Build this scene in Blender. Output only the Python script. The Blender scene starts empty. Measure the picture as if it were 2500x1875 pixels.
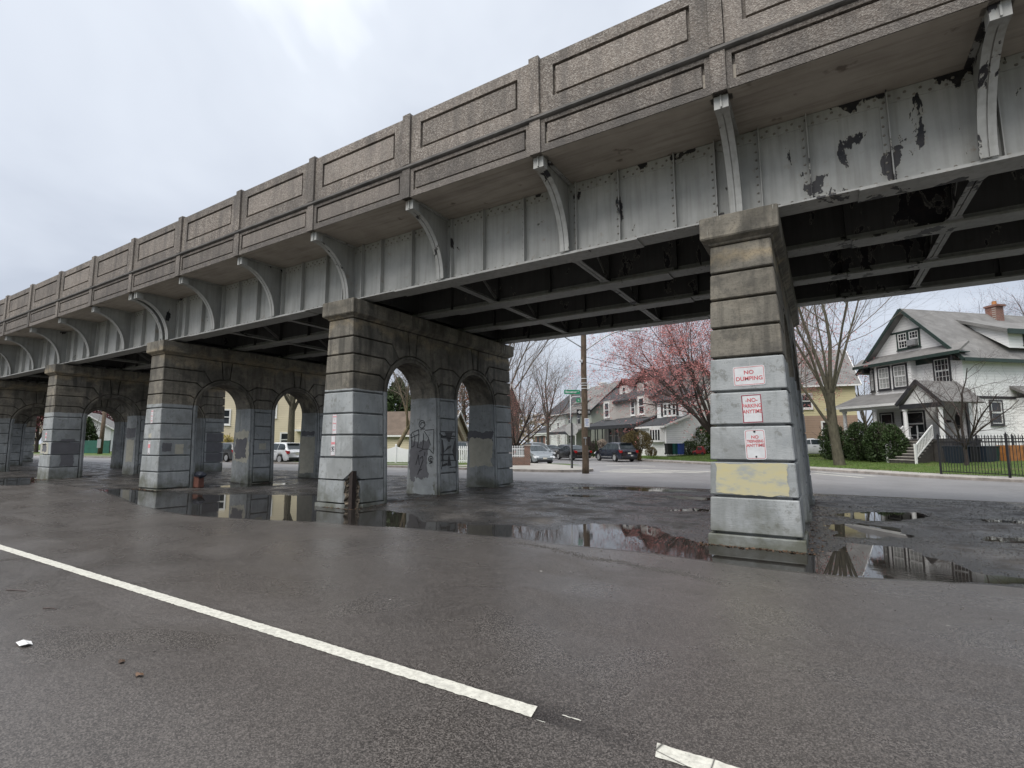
import bpy, bmesh, math, random
import numpy as np
from mathutils import Vector, Matrix, Euler

# ------------------------------------------------------------------ camera
SC = bpy.context.scene
COL = SC.collection
PITCH, YAW, CAMH = math.radians(6.645), math.radians(31.256), 1.6
cam_d = bpy.data.cameras.new('camera'); cam = bpy.data.objects.new('camera', cam_d); COL.objects.link(cam)
cam_d.sensor_width = 36.0; cam_d.lens = 36.0*1103/2212; cam_d.clip_start = 0.05; cam_d.clip_end = 3000
cam.location = (0, 0, CAMH); cam.rotation_euler = (math.pi/2+PITCH, 0, YAW)
SC.camera = cam
# ------------------------------------------------------------------ sky (overcast) and sun
SUN_EL, SUN_AZ = math.radians(52), math.radians(-103)          # azimuth measured from +x, anticlockwise
world = bpy.data.worlds.new('World'); SC.world = world; world.use_nodes = True
def build_world():
    nt = world.node_tree; N = nt.nodes; L = nt.links; N.clear()
    out = N.new('ShaderNodeOutputWorld'); bg = N.new('ShaderNodeBackground'); bg.inputs['Strength'].default_value = 0.1
    sky = N.new('ShaderNodeTexSky'); sky.sky_type = 'NISHITA'; sky.sun_disc = False
    sky.sun_elevation = SUN_EL; sky.sun_rotation = math.pi/2 - SUN_AZ; sky.air_density = 1.0; sky.dust_density = 3.0
    tc = N.new('ShaderNodeTexCoord'); sep = N.new('ShaderNodeSeparateXYZ'); L.new(tc.outputs['Generated'], sep.inputs[0])
    def mth(op, a, b=None, clamp=False):
        m = N.new('ShaderNodeMath'); m.operation = op; m.use_clamp = clamp
        for i, v in enumerate((a, b)):
            if v is None: continue
            if isinstance(v, (int, float)): m.inputs[i].default_value = v
            else: L.new(v, m.inputs[i])
        return m.outputs[0]
    zc = mth('MAXIMUM', sep.outputs[2], 0.0)
    den = mth('ADD', zc, 0.32)
    cx = mth('DIVIDE', sep.outputs[0], den); cy = mth('DIVIDE', sep.outputs[1], den)
    cmb = N.new('ShaderNodeCombineXYZ'); L.new(cx, cmb.inputs[0]); L.new(cy, cmb.inputs[1])
    n1 = N.new('ShaderNodeTexNoise'); n1.inputs['Scale'].default_value = 1.5; n1.inputs['Detail'].default_value = 5; n1.inputs['Roughness'].default_value = 0.5
    n1.inputs['Distortion'].default_value = 0.35
    L.new(cmb.outputs[0], n1.inputs['Vector'])
    # thin cloud round the hidden sun is brighter
    sd = (math.cos(SUN_EL)*math.cos(SUN_AZ), math.cos(SUN_EL)*math.sin(SUN_AZ), math.sin(SUN_EL))
    dot = N.new('ShaderNodeVectorMath'); dot.operation = 'DOT_PRODUCT'; L.new(tc.outputs['Generated'], dot.inputs[0]); dot.inputs[1].default_value = sd
    glow = mth('POWER', mth('MAXIMUM', dot.outputs['Value'], 0.0), 5.0)
    cie = mth('MULTIPLY_ADD', mth('MULTIPLY', zc, zc), 0.95); cie.node.inputs[2].default_value = 0.20
    v = mth('ADD', cie, mth('MULTIPLY', mth('SUBTRACT', n1.outputs['Fac'], 0.5), 1.5))
    v = mth('ADD', v, mth('MULTIPLY', glow, 0.15))
    rmp = N.new('ShaderNodeValToRGB'); cr = rmp.color_ramp
    cr.elements[0].position = 0.15; cr.elements[0].color = (2.95, 3.2, 3.7, 1)
    cr.elements[1].position = 1.0; cr.elements[1].color = (11.0, 11.2, 11.3, 1)
    e = cr.elements.new(0.55); e.color = (4.35, 4.62, 5.05, 1)
    L.new(mth('DIVIDE', v, 1.25), rmp.inputs[0])
    mix = N.new('ShaderNodeMix'); mix.data_type = 'RGBA'; mix.inputs[0].default_value = 0.92
    L.new(sky.outputs[0], mix.inputs[6]); L.new(rmp.outputs[0], mix.inputs[7])
    L.new(mix.outputs[2], bg.inputs['Color']); L.new(bg.outputs[0], out.inputs[0])
build_world()
sun_d = bpy.data.lights.new('sun', 'SUN'); sun_d.energy = 1.5; sun_d.angle = math.radians(50); sun_d.color = (1.0, 0.96, 0.9)
sun = bpy.data.objects.new('sun', sun_d); COL.objects.link(sun)
sun.rotation_euler = Vector((math.cos(SUN_EL)*math.cos(SUN_AZ), math.cos(SUN_EL)*math.sin(SUN_AZ), math.sin(SUN_EL))).to_track_quat('Z', 'Y').to_euler()
sun.location = (0, 0, 60)
SC.render.engine = 'CYCLES'
SC.view_settings.view_transform = 'Standard'; SC.view_settings.look = 'None'; SC.view_settings.gamma = 1.0
SC.view_settings.use_curve_mapping = False; SC.view_settings.exposure = 1.0
SC.cycles.max_bounces = 8; SC.cycles.diffuse_bounces = 4; SC.cycles.glossy_bounces = 3
try: SC.cycles.use_fast_gi = False
except Exception: pass

# ------------------------------------------------------------------ pixel helpers (photograph pixels -> places)
_PF, _PH = 1246.6, 1082.7
_fw = Vector((-math.sin(YAW)*math.cos(PITCH), math.cos(YAW)*math.cos(PITCH), math.sin(PITCH)))
_rt = Vector((math.cos(YAW), math.sin(YAW), 0)); _up = _rt.cross(_fw)
_C = Vector((0, 0, CAMH))
def ray(u, v): return _fw + _rt*((u-1250)/_PF) - _up*((v-937.5)/_PF)
def G(u, v, z=0.0):
    d = ray(u, v); return _C + d*((z-CAMH)/d.z)
def AD(u, v, D):
    d = ray(u, v); return _C + d*(D/(d.x*-math.sin(YAW)+d.y*math.cos(YAW)))

# ------------------------------------------------------------------ mesh helpers
class MB:
    def __init__(s): s.v = []; s.f = []
    def add(s, vs, fs):
        o = len(s.v); s.v += [tuple(p) for p in vs]; s.f += [tuple(i+o for i in f) for f in fs]; return s
    def box(s, x0, x1, y0, y1, z0, z1, M=None):
        vs = [Vector(p) for p in ((x0,y0,z0),(x1,y0,z0),(x1,y1,z0),(x0,y1,z0),(x0,y0,z1),(x1,y0,z1),(x1,y1,z1),(x0,y1,z1))]
        if M is not None: vs = [M @ p for p in vs]
        return s.add(vs, [(0,3,2,1),(4,5,6,7),(0,1,5,4),(1,2,6,5),(2,3,7,6),(3,0,4,7)])
    def bar(s, a, b, w, h=None, up=(0,0,1)):
        """box from a to b with cross-section w (sideways) x h (along up)"""
        h = w if h is None else h
        a = Vector(a); b = Vector(b); d = b-a; L = d.length
        if L < 1e-6: return s
        d.normalize(); up = Vector(up)
        if abs(d.dot(up)) > 0.98: up = Vector((1,0,0))
        sd = d.cross(up).normalized(); u2 = sd.cross(d).normalized()
        vs = []
        for p in (a, b):
            for i, j in ((-1,-1),(1,-1),(1,1),(-1,1)): vs.append(p+sd*(w/2*i)+u2*(h/2*j))
        return s.add(vs, [(3,2,1,0),(4,5,6,7),(0,1,5,4),(1,2,6,5),(2,3,7,6),(3,0,4,7)])
    def prism(s, poly, f0, f1):
        """poly: list of 2d points; f0,f1 map a 2d point to 3d for both caps"""
        n = len(poly); vs = [f0(p) for p in poly]+[f1(p) for p in poly]
        fs = [tuple(range(n-1,-1,-1)), tuple(range(n,2*n))]
        for i in range(n):
            j = (i+1) % n; fs.append((i, j, n+j, n+i))
        return s.add(vs, fs)
    def tube(s, pts, rad, k=6, cap=True):
        pts = [Vector(p) for p in pts]; n = len(pts)
        if not hasattr(rad, '__len__'): rad = [rad]*n
        vs = []; ref = Vector((0.31, 0.17, 0.93))
        for i in range(n):
            d = (pts[min(i+1,n-1)]-pts[max(i-1,0)])
            d = d.normalized() if d.length > 1e-9 else Vector((0,0,1))
            a = d.cross(ref)
            if a.length < 0.05: a = d.cross(Vector((1,0,0)))
            a.normalize(); b = d.cross(a)
            for j in range(k):
                t = 2*math.pi*j/k; vs.append(pts[i]+a*(rad[i]*math.cos(t))+b*(rad[i]*math.sin(t)))
        fs = []
        for i in range(n-1):
            for j in range(k):
                j2 = (j+1) % k; fs.append((i*k+j, i*k+j2, (i+1)*k+j2, (i+1)*k+j))
        if cap: fs.append(tuple(range(k-1,-1,-1))); fs.append(tuple((n-1)*k+j for j in range(k)))
        return s.add(vs, fs)
    def lathe(s, prof, k=16, c=(0,0,0), axis='z'):
        vs = []
        for r, h in prof:
            for j in range(k):
                t = 2*math.pi*j/k; a, b = r*math.cos(t), r*math.sin(t)
                vs.append((c[0]+a, c[1]+b, c[2]+h) if axis == 'z' else (c[0]+a, c[1]+h, c[2]+b))
        fs = []
        n = len(prof)
        for i in range(n-1):
            for j in range(k):
                j2 = (j+1) % k; q = (i*k+j, i*k+j2, (i+1)*k+j2, (i+1)*k+j); fs.append(q if axis == 'z' else q[::-1])
        fs.append(tuple(range(k)) if axis != 'z' else tuple(range(k-1,-1,-1)))
        e = tuple((n-1)*k+j for j in range(k)); fs.append(e if axis == 'z' else e[::-1])
        return s.add(vs, fs)
    def mesh(s, name, m, smooth=False):
        me = bpy.data.meshes.new(name); me.from_pydata(s.v, [], s.f); me.update()
        if m: me.materials.append(m)
        if smooth: me.polygons.foreach_set('use_smooth', [True]*len(me.polygons))
        return me
    def build(s, name, m, parent=None, smooth=False, bevel=0, kind=None, loc=None, label=None):
        o = link(name, s.mesh(name, m, smooth), parent)
        if bevel:
            b = o.modifiers.new('bevel', 'BEVEL'); b.width = bevel; b.segments = 1; b.limit_method = 'ANGLE'; b.angle_limit = 0.7
        if kind: o['kind'] = kind
        if loc is not None: o.location = loc
        if label: o['label'] = label
        return o
def link(name, data, parent=None, loc=None, rot=None, kind=None):
    o = bpy.data.objects.new(name, data); COL.objects.link(o)
    if parent is not None: o.parent = parent
    if loc is not None: o.location = loc
    if rot is not None: o.rotation_euler = rot
    if kind: o['kind'] = kind
    return o
def tag(o, label, cat, group=None):
    o['label'] = label; o['category'] = cat
    if group: o['group'] = group
    return o
def thing(name, label, cat, loc=(0,0,0), rz=0.0, group=None):
    o = link(name, None, None, loc, (0,0,rz)); o.empty_display_size = 0.3
    return tag(o, label, cat, group)
def copy_tree(o, parent=None):
    c = o.copy(); COL.objects.link(c); c.parent = parent
    for ch in list(o.children): copy_tree(ch, c)
    return c
def np_mesh(name, V, F, m, smooth=False):
    """V (n,3), F (m,k) arrays with constant k"""
    me = bpy.data.meshes.new(name); V = np.asarray(V, dtype=np.float32); F = np.asarray(F, dtype=np.int32); k = F.shape[1]
    me.vertices.add(len(V)); me.vertices.foreach_set('co', V.ravel())
    me.loops.add(F.size); me.loops.foreach_set('vertex_index', F.ravel())
    me.polygons.add(len(F)); me.polygons.foreach_set('loop_start', np.arange(0, F.size, k, dtype=np.int32))
    me.polygons.foreach_set('loop_total', np.full(len(F), k, dtype=np.int32))
    me.update(calc_edges=True); me.validate()
    if m: me.materials.append(m)
    if smooth: me.polygons.foreach_set('use_smooth', [True]*len(me.polygons))
    return me

# ------------------------------------------------------------------ materials
class Mt:
    def __init__(s, name, rough=0.7, spec=0.5, metal=0.0):
        s.m = bpy.data.materials.new(name); s.m.use_nodes = True; s.nt = s.m.node_tree; s.N = s.nt.nodes; s.L = s.nt.links
        s.b = s.N['Principled BSDF']; s.b.inputs['Roughness'].default_value = rough; s.b.inputs['Metallic'].default_value = metal
        s.b.inputs['Specular IOR Level'].default_value = spec
        s.geo = s.N.new('ShaderNodeNewGeometry'); s.pos = s.geo.outputs['Position']
        s.tc = None
    def obj(s):
        if s.tc is None: s.tc = s.N.new('ShaderNodeTexCoord')
        return s.tc.outputs['Object']
    def _in(s, sock, v):
        if isinstance(v, (int, float)): sock.default_value = v
        elif isinstance(v, (tuple, list)): sock.default_value = (*v, 1) if (len(v) == 3 and len(sock.default_value) == 4) else v
        else: s.L.new(v, sock)
    def scl(s, vec, sc):
        n = s.N.new('ShaderNodeVectorMath'); n.operation = 'MULTIPLY'; s._in(n.inputs[0], vec); n.inputs[1].default_value = sc; return n.outputs[0]
    def noise(s, scale, detail=4, rough=0.55, vec=None, dist=0.0):
        n = s.N.new('ShaderNodeTexNoise'); n.inputs['Scale'].default_value = scale; n.inputs['Detail'].default_value = detail
        n.inputs['Roughness'].default_value = rough; n.inputs['Distortion'].default_value = dist
        s.L.new(vec if vec is not None else s.pos, n.inputs['Vector']); return n.outputs['Fac']
    def voro(s, scale, vec=None, out='Distance', feature='F1', rnd=1.0):
        n = s.N.new('ShaderNodeTexVoronoi'); n.inputs['Scale'].default_value = scale; n.feature = feature; n.inputs['Randomness'].default_value = rnd
        s.L.new(vec if vec is not None else s.pos, n.inputs['Vector']); return n.outputs[out]
    def ramp(s, fac, stops, interp='LINEAR'):
        n = s.N.new('ShaderNodeValToRGB'); cr = n.color_ramp; cr.interpolation = interp
        while len(cr.elements) < len(stops): cr.elements.new(0.5)
        for e, (p, c) in zip(cr.elements, stops):
            e.position = p; e.color = (c, c, c, 1) if isinstance(c, (int, float)) else (*c, 1)
        s._in(n.inputs[0], fac); return n.outputs[0]
    def mix(s, fac, a, b, mode='MIX'):
        n = s.N.new('ShaderNodeMix'); n.data_type = 'RGBA'; n.blend_type = mode
        s._in(n.inputs[0], fac); s._in(n.inputs[6], a); s._in(n.inputs[7], b); return n.outputs[2]
    def math(s, op, a, b=0.0, clamp=False):
        n = s.N.new('ShaderNodeMath'); n.operation = op; n.use_clamp = clamp; s._in(n.inputs[0], a); s._in(n.inputs[1], b); return n.outputs[0]
    def xyz(s, vec=None):
        n = s.N.new('ShaderNodeSeparateXYZ'); s.L.new(vec if vec is not None else s.pos, n.inputs[0]); return n.outputs
    def rand(s):
        n = s.N.new('ShaderNodeObjectInfo'); return n.outputs['Random']
    def bump(s, h, strength=0.3, dist=0.01, prev=None):
        n = s.N.new('ShaderNodeBump'); n.inputs['Strength'].default_value = strength; n.inputs['Distance'].default_value = dist
        s._in(n.inputs['Height'], h)
        if prev is not None: s.L.new(prev, n.inputs['Normal'])
        return n.outputs[0]
    def out(s, base=None, rough=None, normal=None, **kw):
        if base is not None: s._in(s.b.inputs['Base Color'], base)
        if rough is not None: s._in(s.b.inputs['Roughness'], rough)
        if normal is not None: s.L.new(normal, s.b.inputs['Normal'])
        for k, v in kw.items(): s._in(s.b.inputs[k.replace('_', ' ')], v)
        return s.m
def simple(name, c, rough=0.6, var=0.15, scale=6.0, metal=0.0, spec=0.5, bump=0.0):
    t = Mt(name, rough, spec, metal); n = t.noise(scale, 4)
    lo = tuple(x*(1-var) for x in c); hi = tuple(min(1, x*(1+var)) for x in c)
    nb = t.bump(n, bump, 0.01) if bump else None
    return t.out(t.ramp(n, [(0.3, lo), (0.7, hi)]), None, nb)
def m_asphalt():
    t = Mt('asphalt_wet', 0.5, 0.5)
    big = t.noise(0.33, 4, 0.55, dist=0.6); mid = t.noise(1.9, 5, 0.6); fine = t.noise(150, 3, 0.75)
    cell = t.voro(140, out='Color'); cs = t.xyz(cell)[0]
    base = t.ramp(big, [(0.32, (0.046, 0.041, 0.038)), (0.68, (0.078, 0.070, 0.065))])
    base = t.mix(t.math('MULTIPLY', t.ramp(cs, [(0.5, 0.0), (1.0, 1.0)]), 0.7), base, (0.19, 0.172, 0.16)); base = t.mix(t.math('MULTIPLY', t.ramp(cs, [(0.0, 1.0), (0.35, 0.0)]), 0.7), base, (0.012, 0.011, 0.011))
    base = t.mix(t.ramp(t.voro(40, out='Color'), [(0.975, 0.0), (0.99, 0.7)]), base, (0.5, 0.48, 0.44))
    base = t.mix(t.ramp(mid, [(0.55, 0.0), (0.8, 0.35)]), base, (0.032, 0.028, 0.027))
    # a damp band that dries slowly along the back of the painted line
    y = t.xyz()[1]; x = t.xyz()[0]
    wob = t.math('MULTIPLY', t.math('SUBTRACT', t.noise(0.9, 3), 0.42), 0.55)
    band = t.math('SUBTRACT', 1.0, t.math('DIVIDE', t.math('SUBTRACT', y, 2.84), t.math('ADD', 0.12, t.math('MAXIMUM', wob, 0.0))), True)
    band = t.math('MULTIPLY', band, t.math('GREATER_THAN', y, 2.8)); band = t.math('MULTIPLY', band, t.ramp(t.math('ADD', t.math('MULTIPLY', x, -0.1), 0.0), [(0.08, 0.0), (0.16, 1.0)]))
    band = t.math('MULTIPLY', band, t.math('LESS_THAN', y, 4.0))
    base = t.mix(t.math('MULTIPLY', band, 0.72), base, (0.014, 0.012, 0.012))
    rg = t.ramp(t.noise(0.55, 4, 0.6, dist=0.8), [(0.36, 0.22), (0.64, 0.46)])
    trk = t.math('ADD', t.math('SINE', t.math('MULTIPLY', y, 3.7)), t.math('MULTIPLY', t.noise(0.8, 3), 0.8)); rg = t.mix(t.ramp(trk, [(0.55, 0.0), (1.2, 0.4)]), rg, (0.2, 0.2, 0.2))
    wet = t.ramp(t.math('ADD', t.xyz()[2], 0.5), [(0.4965, 1.0), (0.4998, 0.0)]); base = t.mix(t.math('MULTIPLY', wet, 0.55), base, (0.018, 0.016, 0.015)); rg = t.mix(wet, rg, (0.12, 0.12, 0.12))
    h = t.math('ADD', t.math('MULTIPLY', cs, 0.6), fine)
    return t.out(base, rg, t.bump(h, 0.24, 0.005))
def m_far_asphalt():
    t = Mt('asphalt_far', 0.55, 0.5)
    base = t.ramp(t.noise(0.25, 5, 0.6), [(0.3, (0.19, 0.184, 0.186)), (0.7, (0.27, 0.262, 0.264))])
    base = t.mix(t.ramp(t.noise(30, 3), [(0.4, 0.0), (0.8, 0.3)]), base, (0.05, 0.05, 0.05))
    return t.out(base, t.ramp(t.noise(0.6, 4), [(0.35, 0.42), (0.7, 0.65)]), t.bump(t.noise(60, 3), 0.35, 0.006))
def m_dirt():
    t = Mt('wet_dirt', 0.6, 0.5)
    n = t.noise(0.9, 6, 0.62, dist=0.5); f = t.noise(14, 5, 0.7)
    base = t.ramp(n, [(0.32, (0.017, 0.016, 0.0148)), (0.52, (0.046, 0.042, 0.039)), (0.72, (0.11, 0.102, 0.095))])
    base = t.mix(t.ramp(t.noise(45, 4, 0.8), [(0.5, 0.0), (0.8, 0.6)]), base, (0.10, 0.095, 0.088))
    y = t.xyz()[1]
    edge = t.ramp(t.math('ADD', t.math('MULTIPLY', y, 0.05), t.math('MULTIPLY', n, 0.18)), [(0.9, 0.0), (1.0, 0.55)])
    base = t.mix(edge, base, (0.10, 0.098, 0.098))
    base = t.mix(t.ramp(t.noise(2.2, 4, vec=t.scl(t.pos, (1, 1, 1))), [(0.62, 0.0), (0.8, 0.5)]), base, (0.07, 0.045, 0.026))
    wet = t.ramp(t.math('ADD', t.xyz()[2], 0.5), [(0.500, 1.0), (0.522, 0.0)]); base = t.mix(t.math('MULTIPLY', wet, 0.6), base, (0.010, 0.009, 0.008))
    return t.out(base, t.mix(wet, t.ramp(t.noise(1.3, 5, 0.6), [(0.40, 0.14), (0.60, 0.68)]), (0.12, 0.12, 0.12)), t.bump(t.math('ADD', f, t.math('MULTIPLY', t.noise(60, 4, 0.75), 0.7)), 0.7, 0.011))
def m_water():
    t = Mt('puddle_water', 0.012, 0.5); t.b.inputs['IOR'].default_value = 1.33
    v = t.scl(t.pos, (1.0, 2.6, 1.0))
    w = t.noise(5.5, 3, 0.5, vec=v); amp = t.ramp(t.noise(0.35, 2), [(0.5, 0.0), (0.68, 1.0)])
    return t.out((0.022, 0.02, 0.018), None, t.bump(t.math('MULTIPLY', w, amp), 0.06, 0.02))
def m_line():
    t = Mt('road_paint', 0.6)
    n = t.noise(22, 5, 0.65); c = t.voro(2.6, feature='DISTANCE_TO_EDGE', vec=t.pos)
    base = t.ramp(n, [(0.3, (0.42, 0.41, 0.365)), (0.62, (0.62, 0.61, 0.545))])
    base = t.mix(t.ramp(t.noise(9, 5), [(0.52, 0.0), (0.75, 0.6)]), base, (0.36, 0.35, 0.32))
    base = t.mix(t.ramp(t.noise(60, 5, 0.75), [(0.60, 0.0), (0.66, 0.8)]), base, (0.08, 0.077, 0.07))
    base = t.mix(t.math('MULTIPLY', t.ramp(c, [(0.0, 1.0), (0.014, 0.0)]), t.math('GREATER_THAN', t.xyz()[0], -1.75)), base, (0.05, 0.048, 0.045))
    return t.out(base, 0.55, t.bump(n, 0.2, 0.004))
def m_pier():
    t = Mt('pier_concrete', 0.8, 0.35)
    z = t.xyz()[2]; px = t.scl(t.pos, (1.2, 1.2, 6.0)); st = t.scl(t.pos, (5.0, 5.0, 0.55))
    r0 = t.rand()
    n = t.noise(1.1, 5, 0.6, dist=0.4)
    raw = t.ramp(n, [(0.28, (0.115, 0.108, 0.094)), (0.5, (0.20, 0.185, 0.155)), (0.72, (0.33, 0.29, 0.225))])
    raw = t.mix(t.math('MULTIPLY', t.ramp(t.noise(2.0, 4, vec=px), [(0.42, 0.0), (0.7, 1.0)]), 0.5), raw, (0.12, 0.11, 0.093))
    raw = t.mix(t.math('MULTIPLY', t.ramp(t.noise(1.0, 4, vec=st), [(0.47, 0.0), (0.62, 1.0)]), 0.8), raw, (0.058, 0.055, 0.048))
    raw = t.mix(t.ramp(t.math('ADD', t.math('MULTIPLY', z, 0.2), t.math('MULTIPLY', t.math('SUBTRACT', n, 0.5), 0.3)), [(0.90, 0.0), (0.95, 0.65), (0.985, 0.0)]), raw, (0.36, 0.285, 0.175))
    raw = t.mix(t.math('MULTIPLY', r0, 0.35), raw, (0.24, 0.215, 0.172)); raw = t.mix(t.math('MULTIPLY', t.ramp(t.noise(3.2, 6, 0.7), [(0.5, 0.0), (0.64, 1.0)]), 0.55), raw, (0.07, 0.067, 0.06))
    raw = t.mix(t.ramp(t.noise(26, 5, 0.75), [(0.5, 0.0), (0.72, 0.65)]), raw, (0.045, 0.042, 0.036))
    pn = t.noise(2.3, 5, 0.65)
    pnt = t.ramp(pn, [(0.3, (0.26, 0.276, 0.282)), (0.7, (0.38, 0.395, 0.398))])
    pnt = t.mix(t.math('MULTIPLY', r0, 0.30), pnt, (0.20, 0.225, 0.235))
    pnt = t.mix(t.math('MULTIPLY', t.ramp(t.noise(1.6, 4, vec=st), [(0.5, 0.0), (0.7, 1.0)]), 0.45), pnt, (0.17, 0.185, 0.18))
    pnt = t.mix(t.ramp(t.noise(5, 6, 0.75), [(0.56, 0.0), (0.63, 0.6)]), pnt, (0.15, 0.152, 0.14))
    pnt = t.mix(t.math('MULTIPLY', t.ramp(t.noise(0.7, 5, 0.6, dist=1.0), [(0.5, 0.0), (0.62, 1.0)]), 0.5), pnt, (0.165, 0.172, 0.165))
    pnt = t.mix(t.ramp(t.noise(1.7, 5, 0.65, vec=t.scl(t.pos, (7, 7, 0.4))), [(0.62, 0.0), (0.72, 0.5)]), pnt, (0.46, 0.46, 0.44))
    pnt = t.mix(t.ramp(t.noise(55, 3, 0.7), [(0.64, 0.0), (0.70, 0.6)]), pnt, (0.10, 0.10, 0.09))
    drop = t.math('MULTIPLY', t.ramp(t.noise(1.0, 3, 0.6, vec=t.scl(t.pos, (26, 26, 1.1))), [(0.66, 0.0), (0.69, 1.0)]), t.ramp(t.math('MULTIPLY', z, 0.1), [(0.502, 0.0), (0.512, 0.75)])); raw = t.mix(drop, raw, (0.55, 0.54, 0.5))
    raw = t.mix(t.math('MULTIPLY', t.ramp(t.noise(0.55, 4, 0.6, dist=0.8), [(0.52, 0.0), (0.62, 1.0)]), 0.6), raw, (0.05, 0.047, 0.04))
    isr = t.ramp(t.math('ADD', t.math('MULTIPLY', z, 0.2), t.math('MULTIPLY', t.math('SUBTRACT', t.noise(4, 3), 0.5), 0.012)), [(0.5985, 0.0), (0.6005, 1.0)])
    base = t.mix(isr, pnt, raw)
    low = t.ramp(t.math('ADD', t.math('MULTIPLY', z, 0.5), t.math('MULTIPLY', t.noise(2.0, 5, 0.6), 0.9)), [(0.42, 1.0), (0.72, 0.0)])
    base = t.mix(t.math('MULTIPLY', low, 0.8), base, (0.068, 0.07, 0.042))
    bm = t.bump(t.noise(45, 4, 0.7), 0.30, 0.006); bm = t.bump(t.noise(7, 4, 0.6, vec=px), 0.35, 0.012, bm)
    return t.out(base, 0.8, bm)
def m_parapet():
    t = Mt('parapet_aggregate', 0.75, 0.4)
    st = t.scl(t.pos, (3.0, 3.0, 0.45))
    n = t.noise(0.8, 5, 0.6)
    base = t.ramp(n, [(0.3, (0.125, 0.101, 0.083)), (0.7, (0.22, 0.182, 0.152))])
    c1 = t.xyz(t.voro(46, out='Color'))[0]
    base = t.mix(t.math('MULTIPLY', t.ramp(c1, [(0.45, 0.0), (1.0, 1.0)]), 0.75), base, (0.44, 0.405, 0.365))
    base = t.mix(t.math('MULTIPLY', t.ramp(c1, [(0.0, 1.0), (0.32, 0.0)]), 0.6), base, (0.065, 0.058, 0.053))
    base = t.mix(t.math('MULTIPLY', t.ramp(t.noise(1.4, 5, vec=st), [(0.46, 0.0), (0.68, 1.0)]), 0.62), base, (0.068, 0.061, 0.056))
    base = t.mix(t.math('MULTIPLY', t.ramp(t.noise(0.35, 5, 0.65, dist=0.6), [(0.45, 0.0), (0.68, 1.0)]), 0.6), base, (0.07, 0.063, 0.058))
    base = t.mix(t.ramp(t.noise(1.0, 4, 0.6, vec=t.scl(t.pos, (5, 5, 0.35))), [(0.66, 0.0), (0.76, 0.4)]), base, (0.42, 0.40, 0.37))
    z = t.xyz()[2]
    dirt = t.ramp(t.math('ADD', t.math('MULTIPLY', t.math('SUBTRACT', 7.72, z), 0.8), t.math('MULTIPLY', t.noise(1.7, 4), 0.6)), [(0.3, 0.0), (0.85, 0.5)])
    base = t.mix(dirt, base, (0.075, 0.069, 0.065))
    h = t.math('ADD', t.voro(46), t.noise(90, 3))
    rv = t.rand(); base = t.mix(t.ramp(rv, [(0.0, 0.45), (0.5, 0.0), (1.0, 0.0)]), base, (0.075, 0.068, 0.062)); base = t.mix(t.ramp(rv, [(0.0, 0.0), (0.6, 0.0), (1.0, 0.3)]), base, (0.30, 0.265, 0.235))
    return t.out(base, 0.72, t.bump(h, 0.6, 0.018))
def m_belt():
    t = Mt('belt_course', 0.7); n = t.noise(3, 5, 0.6)
    base = t.ramp(n, [(0.3, (0.06, 0.058, 0.056)), (0.7, (0.145, 0.135, 0.126))])
    return t.out(base, 0.75, t.bump(t.noise(40, 4), 0.5, 0.01))
def m_soffit():
    t = Mt('soffit_concrete', 0.85, 0.3); n = t.noise(1.1, 5, 0.6); v = t.scl(t.pos, (0.6, 7, 1))
    base = t.ramp(n, [(0.3, (0.33, 0.295, 0.25)), (0.7, (0.46, 0.42, 0.365))])
    base = t.mix(t.math('MULTIPLY', t.ramp(t.noise(1.5, 4, vec=v), [(0.48, 0.0), (0.7, 1.0)]), 0.35), base, (0.14, 0.12, 0.1))
    base = t.mix(t.ramp(t.noise(2.6, 4, 0.5), [(0.66, 0.0), (0.72, 0.7)]), base, (0.11, 0.085, 0.065))
    return t.out(base, 0.85, t.bump(t.noise(20, 4), 0.25, 0.008))
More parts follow.
